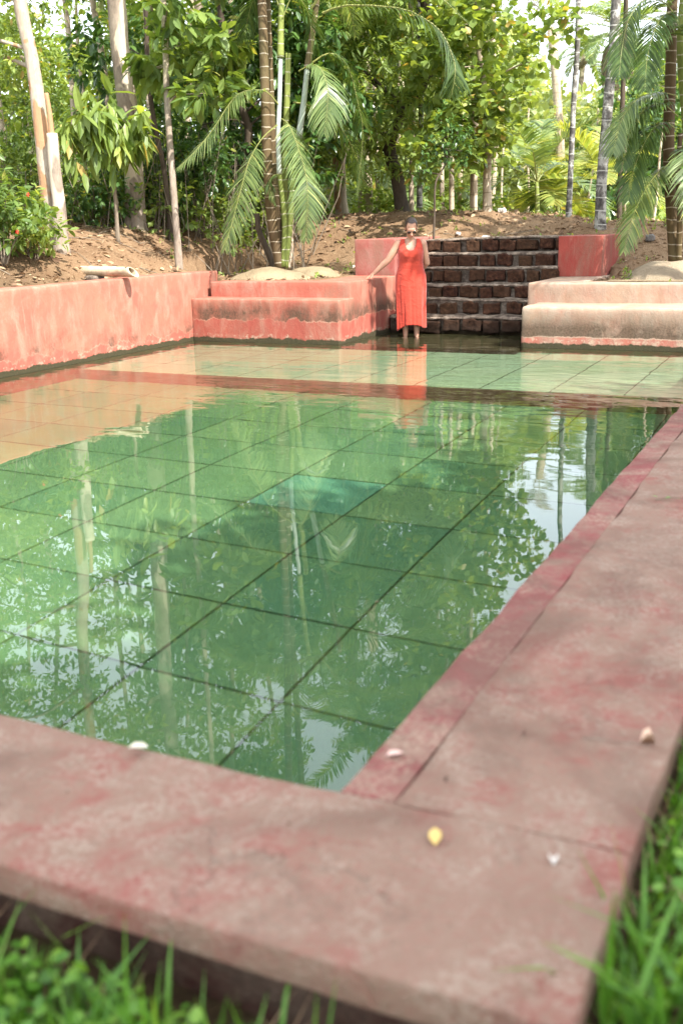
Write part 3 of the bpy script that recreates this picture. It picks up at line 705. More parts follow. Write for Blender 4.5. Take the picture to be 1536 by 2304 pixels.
# cashew with round leaves
tree('cashew_tree', 'cashew tree with round light green leaves, right of the dark mango trunk', ground_pt(1096, 476, 18.5),
     [at_d(1095, 400, 18.5), at_d(1098, 300, 18.5), at_d(1088, 200, 18.5), at_d(1075, 80, 18.5), azel(-18.3, 14, 18.5)], .075, .04, 'bark_tan',
     box_clumps((-20.8, -16.2), (3.3, 10.5), (17.2, 19.4), 24, rg0, (.4, .7))+box_clumps((-21, -17.2), (10.5, 18.5), (17.2, 19.4), 13, rg0, (.35, .65))
     +[(at_d(x, y, 17.6), .22) for x, y in ((1212, 60), (1240, 40), (1268, 45), (1285, 30), (1225, 95), (1190, 140), (1165, 190))]
     +[(azel(a, e, 17.6), .25) for a, e in ((-14.9, 15.2), (-14.3, 15.8), (-13.9, 16.3), (-14.4, 17.2))], 'round', .15, 1050, 'leaf_bright', branches=16, seed=29, droop=.2, per=6, width=1.15)

# palm clump in the middle
def palm_crown(root, top, rg, n, L, m, **k): crown_fronds(root, top, rg, n, L, m, **k)
rgp = np.random.default_rng(31)
pb = at_d(632, 600, 15.3); pb.z = .90
pc = empty('palm_clump', pb, 'clump of ringed palm stems with arching fronds rising from a pale mound', 'palm')
D = 15.3
tops = []
def stem(pts, r0, r1, m, dd=0, **k): return trunk(pc, [at_d(x, y, D+dd) for x, y in pts], r0, r1, m, 'stem', 12, 8, .01, 3, .15)
s_hi1 = azel(-29.6, 26.5, 15.2); s_hi2 = azel(-28.6, 24, 15.6)
trunk(pc, [at_d(632, 604, D), at_d(612, 500, D), at_d(602, 380, D), at_d(596, 200, D), at_d(589, 0, D), azel(-29.35, 17, 15.2), s_hi1], .074, .056, 'cane_brown', 'stem', 12, 8, .01, 3, .1)
trunk(pc, [at_d(630, 600, D+.2), at_d(622, 470, D+.25), at_d(612, 300, D+.3), at_d(604, 100, D+.3), azel(-28.9, 12, 15.6), s_hi2], .062, .05, 'cane_brown', 'stem', 10, 8, .01, 4, .1)
stem([(638, 600), (640, 500), (633, 430), (628, 392)], .036, .032, 'cane_green', -.05)
stem([(628, 392), (626, 300), (629, 215), (631, 130)], .034, .03, 'cane_white', -.05)
stem([(631, 130), (632, 60), (634, -10), (640, -120)], .045, .035, 'cane_green', -.05)
stem([(640, 602), (650, 520), (660, 400), (672, 310)], .050, .045, 'cane_green', .05)
stem([(672, 310), (683, 230), (691, 155)], .043, .036, 'cane_white', .05)
stem([(691, 155), (702, 80), (713, 0), (725, -110)], .045, .034, 'cane_brown', .05)
stem([(641, 600), (640, 460), (641, 330), (646, 210), (648, 120)], .048, .04, 'cane_green', .25)
stem([(648, 603), (655, 560), (658, 440), (668, 340)], .03, .026, 'bark_tan', .12)
stem([(618, 605), (600, 560), (583, 520), (578, 480)], .05, .04, 'bark_dark', .6)
FX = dict(nl=72, ll=.50, lw=.0165, rr=.75)
frond_px(pc, [(626, 235), (600, 207), (560, 203), (525, 222), (480, 290), (440, 340), (400, 378)], (15.2, 14.6), rgp, vee=-.1, droop=.35, **FX)
frond_px(pc, [(624, 281), (590, 311), (562, 359), (545, 416), (525, 491), (506, 560)], (15.2, 14.7), rgp, vee=-.15, droop=.4, start=.30, **FX)
frond_px(pc, [(634, 267), (650, 281), (668, 325), (688, 393), (692, 457), (688, 540)], (15.2, 14.8), rgp, vee=-.15, droop=.45, **FX)
frond_px(pc, [(672, 160), (700, 146), (722, 155), (736, 195), (736, 245), (729, 300)], (15.3, 14.9), rgp, m='frond', vee=.1, droop=.7, nl=50, ll=.52, lw=.018)
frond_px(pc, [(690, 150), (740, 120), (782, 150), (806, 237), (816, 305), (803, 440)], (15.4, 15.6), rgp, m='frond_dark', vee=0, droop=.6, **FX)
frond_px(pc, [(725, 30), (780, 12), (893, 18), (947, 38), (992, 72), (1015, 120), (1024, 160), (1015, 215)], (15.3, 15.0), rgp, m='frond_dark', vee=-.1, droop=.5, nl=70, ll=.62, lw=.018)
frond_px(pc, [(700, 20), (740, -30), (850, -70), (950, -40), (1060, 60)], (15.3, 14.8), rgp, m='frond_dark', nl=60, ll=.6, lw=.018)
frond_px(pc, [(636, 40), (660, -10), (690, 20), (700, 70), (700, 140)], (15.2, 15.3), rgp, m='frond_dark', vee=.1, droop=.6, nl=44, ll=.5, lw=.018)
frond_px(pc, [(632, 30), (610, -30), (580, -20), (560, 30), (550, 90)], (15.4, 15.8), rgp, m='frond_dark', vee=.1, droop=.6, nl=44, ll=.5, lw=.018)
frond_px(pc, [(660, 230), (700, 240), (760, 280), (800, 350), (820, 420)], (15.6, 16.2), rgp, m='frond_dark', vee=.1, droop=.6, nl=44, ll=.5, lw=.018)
frond_px(pc, [(625, 392), (614, 396), (606, 410), (611, 440), (620, 462)], (15.2, 15.1), rgp, m='frond_dark', vee=.1, droop=.9, nl=26, ll=.15, lw=.014, start=.1)
palm_crown(pc, s_hi1, rgp, 11, 2.7, 'frond', nl=46, ll=.5, lw=.018)
palm_crown(pc, s_hi2, rgp, 8, 2.5, 'frond', az0=1, nl=46, ll=.5, lw=.018)
palm_crown(pc, azel(-27.4, 13.4, 15.3), rgp, 7, 2.2, 'frond', az0=.5, lo=1, nl=46, ll=.45, lw=.018)

# palm clump at the right edge
rp = at_d(1518, 582, 15.4); rp.z = .92
pr = empty('palm_clump', rp, 'shaded palm clump at the right edge of the picture, fronds arching left', 'palm')
rtop = azel(-7.6, 31, 15.4)
trunk(pr, [rp, at_d(1510, 470, 15.4), at_d(1503, 330, 15.4), at_d(1508, 150, 15.4), at_d(1512, 0, 15.4), azel(-8.6, 15, 15.4), rtop], .085, .06, 'cane_brown', 'stem', 12, 8, .01, 3, .1)
trunk(pr, [rp+Vector((.25, .1, 0)), at_d(1545, 300, 15.6), at_d(1532, 60, 15.6), azel(-7.9, 15, 15.7)], .07, .05, 'cane_green', 'stem', 10, 8, .01, 5, .1)
trunk(pr, [rp+Vector((.05, -.05, 0)), at_d(1528, 480, 15.2), at_d(1524, 380, 15.2), at_d(1530, 300, 15.2)], .04, .03, 'cane_brown', 'stem', 8, 8, .01, 6, .1)
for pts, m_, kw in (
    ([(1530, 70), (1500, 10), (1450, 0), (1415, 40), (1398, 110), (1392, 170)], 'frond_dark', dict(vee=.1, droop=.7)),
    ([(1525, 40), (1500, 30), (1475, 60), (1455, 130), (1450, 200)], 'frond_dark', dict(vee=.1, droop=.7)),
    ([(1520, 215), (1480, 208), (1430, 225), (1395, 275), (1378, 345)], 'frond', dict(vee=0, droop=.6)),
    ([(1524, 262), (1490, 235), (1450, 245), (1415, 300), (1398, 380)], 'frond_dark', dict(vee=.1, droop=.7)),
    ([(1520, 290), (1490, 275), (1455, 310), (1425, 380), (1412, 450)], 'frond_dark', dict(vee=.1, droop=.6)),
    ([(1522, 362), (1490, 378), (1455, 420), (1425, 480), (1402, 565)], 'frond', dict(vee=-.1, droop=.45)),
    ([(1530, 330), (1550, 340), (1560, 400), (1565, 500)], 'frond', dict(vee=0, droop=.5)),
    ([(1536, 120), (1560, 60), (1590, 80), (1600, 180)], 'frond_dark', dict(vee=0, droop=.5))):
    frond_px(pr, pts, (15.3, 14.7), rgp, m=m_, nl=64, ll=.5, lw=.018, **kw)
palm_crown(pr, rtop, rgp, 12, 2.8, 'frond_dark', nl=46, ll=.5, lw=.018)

# frond tips hanging into the frame from a palm outside it
hp = azel(-18.6, 13.2, 14.5)
hb = Vector((hp.x+2.2, hp.y+1.6, gz(hp.x+2.2, hp.y+1.6)))

# areca and other straight trunks: one prototype of each kind copied with its parts
def areca(name, label, base_px, d, top, r, m='bark_lichen', nf=9, L=1.9, fm='frond', group=None, mids=(), cat='palm', seed=1):
    rg = np.random.default_rng(seed); base = ground_pt(base_px[0], base_px[1], d)
    t = empty(name, base, label, cat, group); path = [base]+[at_d(x, y, d) for x, y in mids]+[top]
    trunk(t, path, r, r*.8, m, seed=seed, knob=.02, flare=.15)
    if nf: crown_fronds(t, top, rg, nf, L, fm, nl=30, ll=.42, lw=.04, tri=2)
    return t
areca('areca_palm', 'very thin dark straight palm trunk against the open sky', (1278, 482), 18.4, azel(-13.7, 25, 18.4), .048, mids=((1283, 380), (1291, 200), (1300, 20)), seed=3)
areca('areca_palm', 'straight palm trunk with white lichen bands, right of the very thin dark one', (1350, 490), 17.2, azel(-11.3, 27, 17.2), .085, mids=((1353, 400), (1368, 220), (1384, 20)), seed=4)
areca('areca_palm', 'thin grey palm trunk just right of the dark crooked mango trunk', (943, 478), 20, azel(-21.5, 22, 20), .055, mids=((944, 380), (946, 200)), seed=5)
areca('areca_palm', 'thin sunlit tan palm trunk beside the dark crooked mango trunk', (925, 478), 20.6, azel(-22, 20, 20.6), .05, 'bark_tan', mids=((925, 380), (928, 200)), seed=6)
areca('areca_palm', 'pale trunk low between the sapling and the cashew trunk', (1015, 478), 21.5, azel(-19.8, 19, 21.5), .055, 'bark_tan', mids=((1015, 380),), seed=7)
areca('areca_palm', 'pale straight trunk just left of the cashew trunk', (1064, 478), 20, azel(-18.4, 20, 20), .075, 'bark_tan', mids=((1066, 350),), seed=8)
areca('areca_palm', 'greyish pale trunk seen right of the palm clump', (768, 478), 21, azel(-25.3, 20, 21), .10, 'bark_pale', mids=((757, 320),), nf=8, seed=9)
areca('areca_palm', 'darker slim trunk hugging the greyish pale one right of the palm clump', (779, 478), 20.5, azel(-25.1, 17, 20.5), .06, 'bark_grey', mids=((770, 360),), nf=7, seed=10)
areca('areca_palm', 'thick ribbed sand coloured trunk behind the berm, left of the woman', (822, 474), 25, azel(-24.1, 17, 25), .19, 'bark_tan', nf=9, L=2.6, mids=((820, 370),), seed=12)
areca('areca_palm', 'slim trunk peeping out between the left frond and the clump stems', (572, 478), 22, azel(-30.3, 16, 22), .05, 'bark_tan', nf=6, mids=((566, 360),), seed=13)
areca('areca_palm', 'bare tan trunk in the right background, left of the very thin dark trunk', (1262, 440), 36, azel(-14.6, 9.2, 36), .16, 'bark_tan', nf=5, L=2.2, fm='dead_frond', mids=((1258, 300),), seed=14)
areca('areca_palm', 'dark thin trunk behind the left edge of the right palm fronds', (1395, 490), 21, azel(-11.2, 25, 21), .05, 'bark_dark', nf=6, mids=((1396, 330),), seed=15)
areca('areca_palm', 'dim far trunk to the right of the dark mango trunk, half hidden by leaves', (995, 478), 23, azel(-20.3, 17, 23), .05, 'bark_grey', nf=6, seed=16)
# young arecas, bright fans near the ground
def young(label, px, d, top_px, L, n, fm, seed):
    rg = np.random.default_rng(seed); base = ground_pt(px[0], px[1], d); t = empty('young_palm', base, label, 'palm')
    top = at_d(top_px[0], top_px[1], d); trunk(t, [base, (base+top)/2, top], .06, .04, 'cane_green', 'stem', 8, 5, .02, seed)
    crown_fronds(t, top, rg, n, L, fm, nl=34, ll=.55, lw=.05, tri=2, vee=.5); return t
young('bright young palm with upright fronds, right of the cashew trunk', (1210, 478), 21.5, (1207, 410), 2.1, 10, 'frond', 41)
young('young palm with yellow fronds behind the lichened trunk', (1345, 470), 25, (1345, 405), 1.7, 8, 'frond_yellow', 42)
young('young bright palm low behind the dark mango trunk, right side', (975, 478), 24, (975, 440), 1.6, 8, 'frond', 43)
young('young palm spreading behind the berm left of the mango trunk', (870, 478), 24, (868, 430), 2.1, 9, 'frond', 44)
young('small yellowing palm at the foot of the very thin dark trunk', (1256, 470), 23, (1254, 452), 1.2, 7, 'frond_yellow', 45)
young('young palm glimpsed behind the hanging fronds of the palm clump', (718, 478), 24, (716, 420), 2.3, 9, 'frond', 46)
# far coconut palms
def coconut(label, px, d, L, n, fm, r, seed, dead=0):
    rg = np.random.default_rng(seed); top = at_d(px[0], px[1], d); base = Vector((top.x+.4, top.y, gz(top.x+.4, top.y)-.1))
    t = empty('coconut_palm', base, label, 'palm'); trunk(t, [base, (base+top)/2+Vector((-.3, 0, 0)), top], r, r*.75, 'bark_grey', seed=seed, knob=.01)
    crown_fronds(t, top, rg, n, L, fm, lo=1, nl=40, ll=.6, lw=.05, tri=2)
    V = []; F = []
    for i in range(7):
        v, f = rbox_geo((-.13, -.13, -.15), (.13, .13, .15), r=.12, res=.08, amp=0); v = v+np.array([rg.normal(0, .3), rg.normal(0, .3), -.35-rg.uniform(0, .3)]); obj('coconut', mesh('coconut', v, f, M['dead_frond'], True, np.full(len(v), .3)), t, top-base)
    for i in range(dead):
        a = i*2.4; P = [Vector((math.cos(a)*.1, math.sin(a)*.1, 0)), Vector((math.cos(a)*.6, math.sin(a)*.6, -.6)), Vector((math.cos(a)*.5, math.sin(a)*.5, -L*.9))]
        obj('dead_frond', frond_mesh(bez(P, 6), rg, 'dead_frond', nl=30, ll=.7, lw=.08, vee=-.2, droop=2, tri=2), t, top-base)
    return t
coconut('far coconut palm with hanging fronds against the sky', (1312, 122), 52, 2.3, 14, 'frond', .16, 51)
coconut('coconut palm crown arching left behind the lichened trunk', (1398, 78), 38, 2.5, 13, 'frond', .2, 52, 9)
coconut('small far coconut palm over the hillside, left of the open sky', (1075, 20), 60, 4.5, 12, 'frond_dark', .18, 53)

# slim trees of the wood behind: one built, the rest copied with their parts
rgb = np.random.default_rng(131)
proto = tree('slim_tree', 'slim pale trunk among the many slender trees of the wood behind the bank', Vector((0, 0, 0)), [Vector((.1, 0, 2.2)), Vector((-.05, .1, 4.5)), Vector((.15, 0, 7.0))], .06, .035, 'bark_tan',
     [(Vector((rgb.normal(0, .7), rgb.normal(0, .7), rgb.uniform(4.2, 8))), .5) for _ in range(7)], 'broad', .16, 110, 'leaf_bright', group='slim trees of the wood behind', branches=5, seed=132)
WHERE = ['hard against the left edge of the picture', 'just left of the leaning cream trunk', 'between the leaning trunk and the drooping mango leaves', 'far back above the drooping mango leaves', 'just left of the thick patchy trunk',
  'just right of the thick patchy trunk', 'between the thick trunk and the dark crooked sapling', 'close right of the slender mottled trunk', 'far back right of the slender mottled trunk', 'behind the leftmost hanging frond',
  'far back left of the ringed palm stems', 'behind the white bloomed palm stem', 'far back right of the palm stems', 'behind the second hanging frond', 'left of the dark crooked mango trunk, nearer one',
  'left of the dark crooked mango trunk, farther one', 'right of the woman behind the berm', 'far back behind the thin sapling', 'beneath the cashew crown', 'far back right of the cashew trunk',
  'beside the bright young palm', 'between the very thin trunk and the lichened one', 'behind the left tips of the right palm fronds', 'deep behind the right palm clump']
spots = [(a, d) for a, d in ((-43.8, 19), (-42.2, 22), (-39.2, 20.5), (-38.3, 24), (-37.4, 21), (-35.4, 22), (-34.8, 19.5), (-33.3, 21), (-32.4, 24), (-31.2, 20.6), (-29.7, 24), (-28.2, 21.5), (-27.3, 26), (-26.3, 23), (-23.4, 24), (-22.7, 28), (-20.9, 26), (-19.2, 25), (-17.6, 24), (-16.9, 30), (-15.6, 27), (-12.6, 30), (-10.4, 27), (-9.4, 24))]
for i, (a, d) in enumerate(spots):
    x, y = d*math.sin(R(a)), d*math.cos(R(a)); r_ = proto if i == 0 else proto.copy()
    if i:
        COL.objects.link(r_)
        for ch in [c for c in proto.children]:
            q = ch.copy(); COL.objects.link(q); q.parent = r_
    k_ = float(rgb.uniform(.75, 1.25)) if a < -17 else float(rgb.uniform(.45, .55)); r_.location = (x, y, gz(x, y)-.1); r_.rotation_euler = (R(rgb.uniform(-4, 4)), R(rgb.uniform(-4, 4)), rgb.uniform(0, 6.28)); r_.scale = (k_, k_, k_*rgb.uniform(.9, 1.2)); r_['label'] = 'slim pale tree in the wood behind, '+WHERE[i]

# sapling, shrubs
rgs = np.random.default_rng(61)
sp = ground_pt(975, 528, 16.6)
tree('sapling', 'thin dark sapling rising behind the top laterite step', sp, [at_d(977, 470, 16.6), at_d(980, 410, 16.6), at_d(1000, 372, 16.7), at_d(1012, 330, 16.8)], .018, .010, 'bark_dark',
     [(at_d(x, y, 16.7), .22) for x, y in ((1012, 330), (1030, 300), (985, 345), (1005, 280), (960, 380), (1040, 340))], 'broad', .09, 90, 'leaf_dark', branches=6, seed=62, flare=0, limb_r=.6)
def shrub(label, c_px, d, r, n, L, m, kind='broad', seed=1, name='shrub', nst=9, **k):
    rg = np.random.default_rng(seed); base = ground_pt(c_px[0], c_px[1], d, -.03); t = empty(name, base, label, 'shrub')
    cl = []
    for i in range(nst):
        a = i*2.4; q = base+Vector((math.cos(a)*r*rg.uniform(.2, .9), math.sin(a)*r*rg.uniform(.2, .7), r*rg.uniform(.5, 2.0)))
        trunk(t, [base+Vector((math.cos(a)*.05, math.sin(a)*.05, 0)), (base+q)/2+Vector((0, 0, .1*r)), q], .012, .004, 'bark_twig', 'stem', 5, 4, 0, i, 0); cl.append((q, r*.5))
    foliage('foliage', cl, rg, n, kind, L, M[m], t, **k); return t
shrub('leafy shrub with red flowers at the left edge of the bank', (0, 560), 13.4, .5, 170, .13, 'leaf_mid', seed=71)
shrub('low bright leafed shrub at the foot of the pale leaning tree', (75, 560), 13.8, .35, 80, .13, 'leaf_bright', seed=72)
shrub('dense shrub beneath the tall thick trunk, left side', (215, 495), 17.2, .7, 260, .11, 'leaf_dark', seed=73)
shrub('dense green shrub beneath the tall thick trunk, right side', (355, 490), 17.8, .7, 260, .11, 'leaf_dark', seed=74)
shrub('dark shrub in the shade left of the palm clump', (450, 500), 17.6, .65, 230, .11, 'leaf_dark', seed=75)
shrub('tall shrub behind the leaning trunk at the far left', (60, 480), 16.5, 1.0, 380, .12, 'leaf_mid', seed=76)
shrub('small bright weed on the bare bank above the bamboo spout', (208, 575), 12.9, .10, 16, .07, 'leaf_bright', seed=77, name='weed', nst=5)
shrub('small weed on the earth bank close to the left edge', (60, 620), 11.9, .14, 24, .07, 'leaf_mid', seed=78, name='weed', nst=5)
shrub('little weed at the corner of the deep red block', (1405, 622), 14.3, .07, 10, .06, 'leaf_bright', seed=79, name='weed', nst=4)
# red flowers
fm_ = simple('red petal', (.62, .02, .015), .6)
for i, (x, y) in enumerate(((38, 522), (62, 438))):
    c = at_d(x, y, 13.0); V = []; F = []
    for k in range(5):
        a = k*1.2566; v = np.array([(0, 0, 0), (math.cos(a-.4)*.03, math.sin(a-.4)*.02, .012), (math.cos(a)*.03, math.sin(a)*.03, .008), (math.cos(a+.4)*.02, math.sin(a+.4)*.02, .012)]); F.append(np.array([[0, 1, 2, 3]])+4*k); V.append(v)
    V = np.concatenate(V)[:, [0, 2, 1]]
    bpy.data.objects['shrub']
    o = obj('flower', mesh('flower', V, np.concatenate(F), fm_), bpy.data.objects['shrub'], c-bpy.data.objects['shrub'].location)
# spiky plant behind the block
ag = empty('spiky_plant', ground_pt(850, 532, 16.3, -.02), 'small green rosette plant with strap leaves behind the left block', 'plant')
for i in range(11):
    a = i*2.4; e = R(35+40*rgs.uniform()); L = rgs.uniform(.22, .34); V = []; d = Vector((math.cos(a), math.sin(a), 0)); s = Vector((-d.y, d.x, 0))
    for k in range(6):
        t = k/5; c = d*L*t*math.cos(e)+Vector((0, 0, 1))*L*(t*math.sin(e)-.35*t*t); wv = s*(.016*math.sin(math.pi*(.15+.85*t))+.001)
        V += [list(c-wv), list(c+wv+Vector((0, 0, .004)))]
    obj('leaf', mesh('leaf', V, np.array([(2*k, 2*k+1, 2*k+3, 2*k+2) for k in range(5)]), M['leaf_mid'], True, np.full(12, rgs.uniform(.3, .8))), ag)

# masses nobody could count
und = box_clumps((-50, -28.5), (-.2, 3.4), (17.5, 23), 90, rg0, (.5, 1.0))
o = foliage('undergrowth', und, rg0, 5200, 'small', .13, M['leaf_bright'], None); tag(o, 'tangled green undergrowth at the back of the left bank', 'undergrowth')
und2 = box_clumps((-29, -18), (-.2, 1.6), (22, 30), 40, rg0, (.4, .9))+box_clumps((-18, -8), (-.4, .9), (24, 34), 16, rg0, (.3, .6))
o = foliage('undergrowth', und2, rg0, 1700, 'small', .15, M['leaf_bright'], None); tag(o, 'low bright undergrowth beyond the berm', 'undergrowth')
def far_mass(name, label, az, elf, d, n, rg, ns, L, m, r=(1.2, 2.4), e0=.5):
    cl = []
    for i in range(n):
        a = rg.uniform(*az); dd = rg.uniform(*d); hi = np.interp(a, elf[0], elf[1]); cl.append((azel(a, rg.uniform(min(e0, hi-1), hi), dd), rg.uniform(*r)*dd/40*np.array([1, 1, .8])))
    o = foliage(name, cl, rg, ns, 'small', L, M[m], None, per=8); tag(o, label, 'wood')
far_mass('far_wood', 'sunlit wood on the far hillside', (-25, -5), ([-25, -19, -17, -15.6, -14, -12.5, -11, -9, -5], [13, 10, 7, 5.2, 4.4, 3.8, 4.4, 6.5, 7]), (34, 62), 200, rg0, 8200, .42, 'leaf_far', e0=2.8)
far_mass('far_wood', 'green wood filling the gaps behind the left trunks', (-54, -24), ([-54, -44, -40, -38, -34, -24], [13, 12.5, 11, 10, 12, 13]), (24, 36), 105, rg0, 5600, .26, 'leaf_bright', (1.0, 1.9))
far_mass('far_wood', 'dark wood behind the right palm clump', (-11.2, -3), ([-11.2, -10, -3], [5.0, 7.5, 8.5]), (28, 36), 40, rg0, 1800, .26, 'leaf_dark')
# brushwood: bare pale twigs
V = []
for i in range(420):
    b_ = azel(rg0.uniform(-47, -27), 0, rg0.uniform(16.5, 21)); b_.z = gz(b_.x, b_.y); h = rg0.uniform(.5, 2.0); q = b_+Vector((rg0.normal(0, .25*h), rg0.normal(0, .25*h), h))
    V.append(tube_geo([b_, (b_+q)/2+Vector((rg0.normal(0, .08), 0, 0)), q], [.009, .007, .003], 4, False))
v, f = join_geo(V); tag(obj('brushwood', mesh('brushwood', v, f, M['bark_twig'])), 'bare pale brushwood stems standing among the undergrowth', 'brushwood', kind='stuff')

# shade trees outside the picture, to the right of the pool
rgq = np.random.default_rng(91)
tree('shade_tree', 'spreading shade tree right of the pool corner, outside the picture', Vector((5.2, -1.5, .1)), [Vector((5.0, -1.2, 3)), Vector((4.2, 0, 6.5))], .2, .12, 'bark_dark',
     clump_set((5.0, .2, 7), (1.6, 3.0, .9), 50, rgq, (.8, 1.3)), 'mango', .36, 2300, 'leaf_dark', branches=8, seed=92)
tree('shade_tree', 'second shade tree farther along the right side of the pool, outside the picture', Vector((7.6, 4.5, .1)), [Vector((7.4, 4.6, 3)), Vector((7.2, 4.2, 6.5))], .2, .12, 'bark_dark',
     clump_set((6.0, 4.2, 7.2), (1.3, 2.6, .8), 34, rgq, (.8, 1.2)), 'mango', .36, 1200, 'leaf_dark', branches=6, seed=93)
tree('shade_tree', 'tall tree right of the steps that dapples them, outside the picture', Vector((1.6, 12.6, .1)), [Vector((1.5, 12.5, 3)), Vector((1.0, 12.4, 6))], .14, .08, 'bark_dark',
     clump_set((.15, 12.3, 6.0), (1.4, .7, .9), 18, rgq, (.3, .55))+[((-1.25, 11.45, 5.9), .34), ((-1.0, 11.7, 5.7), .3)], 'mango', .24, 560, 'leaf_dark', branches=6, seed=94)
tree('shade_tree', 'second tall tree right of the steps shading the berm, outside the picture', Vector((3.6, 15.2, .6)), [Vector((3.4, 15.2, 3)), Vector((2.4, 15.0, 6))], .16, .1, 'bark_dark',
     clump_set((1.6, 14.9, 6.4), (3.0, 1.5, 1.0), 44, rgq, (.4, .85)), 'mango', .26, 1900, 'leaf_dark', branches=8, seed=95)

# ------------------------------------------------------------------ props
rgx = np.random.default_rng(101)
# bamboo spout
a_, b_ = Vector((-9.14, 10.93, 1.02)), Vector((-7.97, 10.74, 1.005)); ax = (b_-a_).normalized()
bp = empty('bamboo_spout', a_, 'weathered bamboo pipe lying across the left wall as a spout', 'pipe')
P = [a_+ax*t for t in np.linspace(0, (b_-a_).length, 26)]; rad = np.array([.062+(.006 if i in (9, 18) else 0) for i in range(26)])
V, F = tube_geo(P, rad, 16, False); cut = np.array([list(p) for p in P]).repeat(16, 0); dz = (V-cut)[:, 2]
V = V+np.array(list(ax))*((np.arange(len(V))//16 >= 24)*(-dz*1.1))[:, None]
V2, F2 = tube_geo(P, rad-.009, 16, False); cut = (V2-np.array([list(p) for p in P]).repeat(16, 0))[:, 2]; V2 = V2+np.array(list(ax))*((np.arange(len(V2))//16 >= 24)*(-cut*1.1))[:, None]
k = len(V); rim = np.array([(k-16+i, k-16+(i+1) % 16, 2*k-16+(i+1) % 16, 2*k-16+i) for i in range(16)])
M['bamboo'] = bark('old bamboo', [(.3, (.16, .10, .06)), (.5, (.46, .36, .24)), (.75, (.62, .54, .4))], 5, (.5, .5, 1), .006)
wobj('tube', mesh('tube', np.concatenate([V, V2]), [np.concatenate([F[0], F2[0][:, ::-1]+k, rim])], M['bamboo'], True), bp)
tag(anchor(rbox('stone', (-8.75, 10.72, .86), (-8.55, 10.92, .965), M['mortar'], r=.03, res=.04, amp=.015, seed=9, nf=12), (-8.65, 10.8, .87)), 'flat stone propping up the bamboo spout', 'stone')
# mounds of packed sand round the palms
def mound(label, c, r, m, seed, lobes):
    u = np.linspace(0, 2*math.pi, 49)[:-1]; ts = np.linspace(0, 1, 15); V = [(0, 0, r[2])]
    for t in ts[1:]:
        for a in u:
            q = 1+.07*math.sin(3*a+seed)+.05*math.sin(5*a+seed*2); z = r[2]*math.cos(t*math.pi/2)**.75-.06*(t == 1)
            V.append((math.cos(a)*r[0]*t**.8*q, math.sin(a)*r[1]*t**.8*q, z))
    V = np.array(V); V[:, 2] += fbm(V*3.5+seed, 4, seed)*.05*(V[:, 2] > -.02)+fbm(V*16, 3, seed)*.008
    F3 = np.array([(0, 1+j, 1+(j+1) % 48) for j in range(48)]); F4 = np.array([(1+(i-1)*48+j, 1+i*48+j, 1+i*48+(j+1) % 48, 1+(i-1)*48+(j+1) % 48) for i in range(1, 14) for j in range(48)])
    return tag(obj('sand_mound', mesh('sand_mound', V, [F3, F4], M[m], True), None, c), label, 'mound')
def sand(name, a, c2, dark):
    m = new_mat(name); b = NB(m); p = b.pos(); n1 = b.noise(p, 2.5, 5, .65); n2 = b.noise(p, 40, 4, .7)
    col = b.mix(b.rng(n1, .4, .62), a, c2); col = b.mix(b.rng(n2, .55, .72, 0, .5), col, dark)
    b.out(b.bsdf(col, .95, .1, b.bump(b.math('ADD', n1, n2), .02))); return m
M['sand'] = sand('pale packed sand', (.24, .185, .115), (.31, .24, .15), (.15, .11, .07)); M['sand_grey'] = sand('grey packed earth', (.21, .16, .11), (.29, .23, .155), (.13, .095, .065))
c = at_d(604, 620, 15.25); mound('pale packed sand mound at the foot of the palm clump, in front', (c.x, c.y, .765), (.66, .42, .17), 'sand', 1, 3)
c = at_d(705, 612, 15.6); mound('second pale sand mound, right of the palm stems', (c.x, c.y, .775), (.45, .42, .16), 'sand', 4, 3)
c = at_d(1505, 622, 14.5); mound('greyish earth mound under the right edge palm', (c.x, c.y+.1, .66), (.70, .6, .30), 'sand_grey', 7, 3)
tag(rbox('board', (-2.7, 13.45, .742), (-1.2, 13.60, .756), M['sand'], r=.004, res=.3, amp=.004), 'thin pale strip of board lying on top of the right bench', 'board')
# laterite blocks in the right distance
c = at_d(1465, 512, 18.2)
tag(anchor(rbox('laterite_block', (c.x-.35, c.y-.15, c.z-.14), (c.x+.35, c.y+.15, c.z+.06), M['laterite'], r=.03, res=.06, amp=.02, seed=3, nf=8), c), 'long dark laterite block lying behind the right palm fronds', 'block')
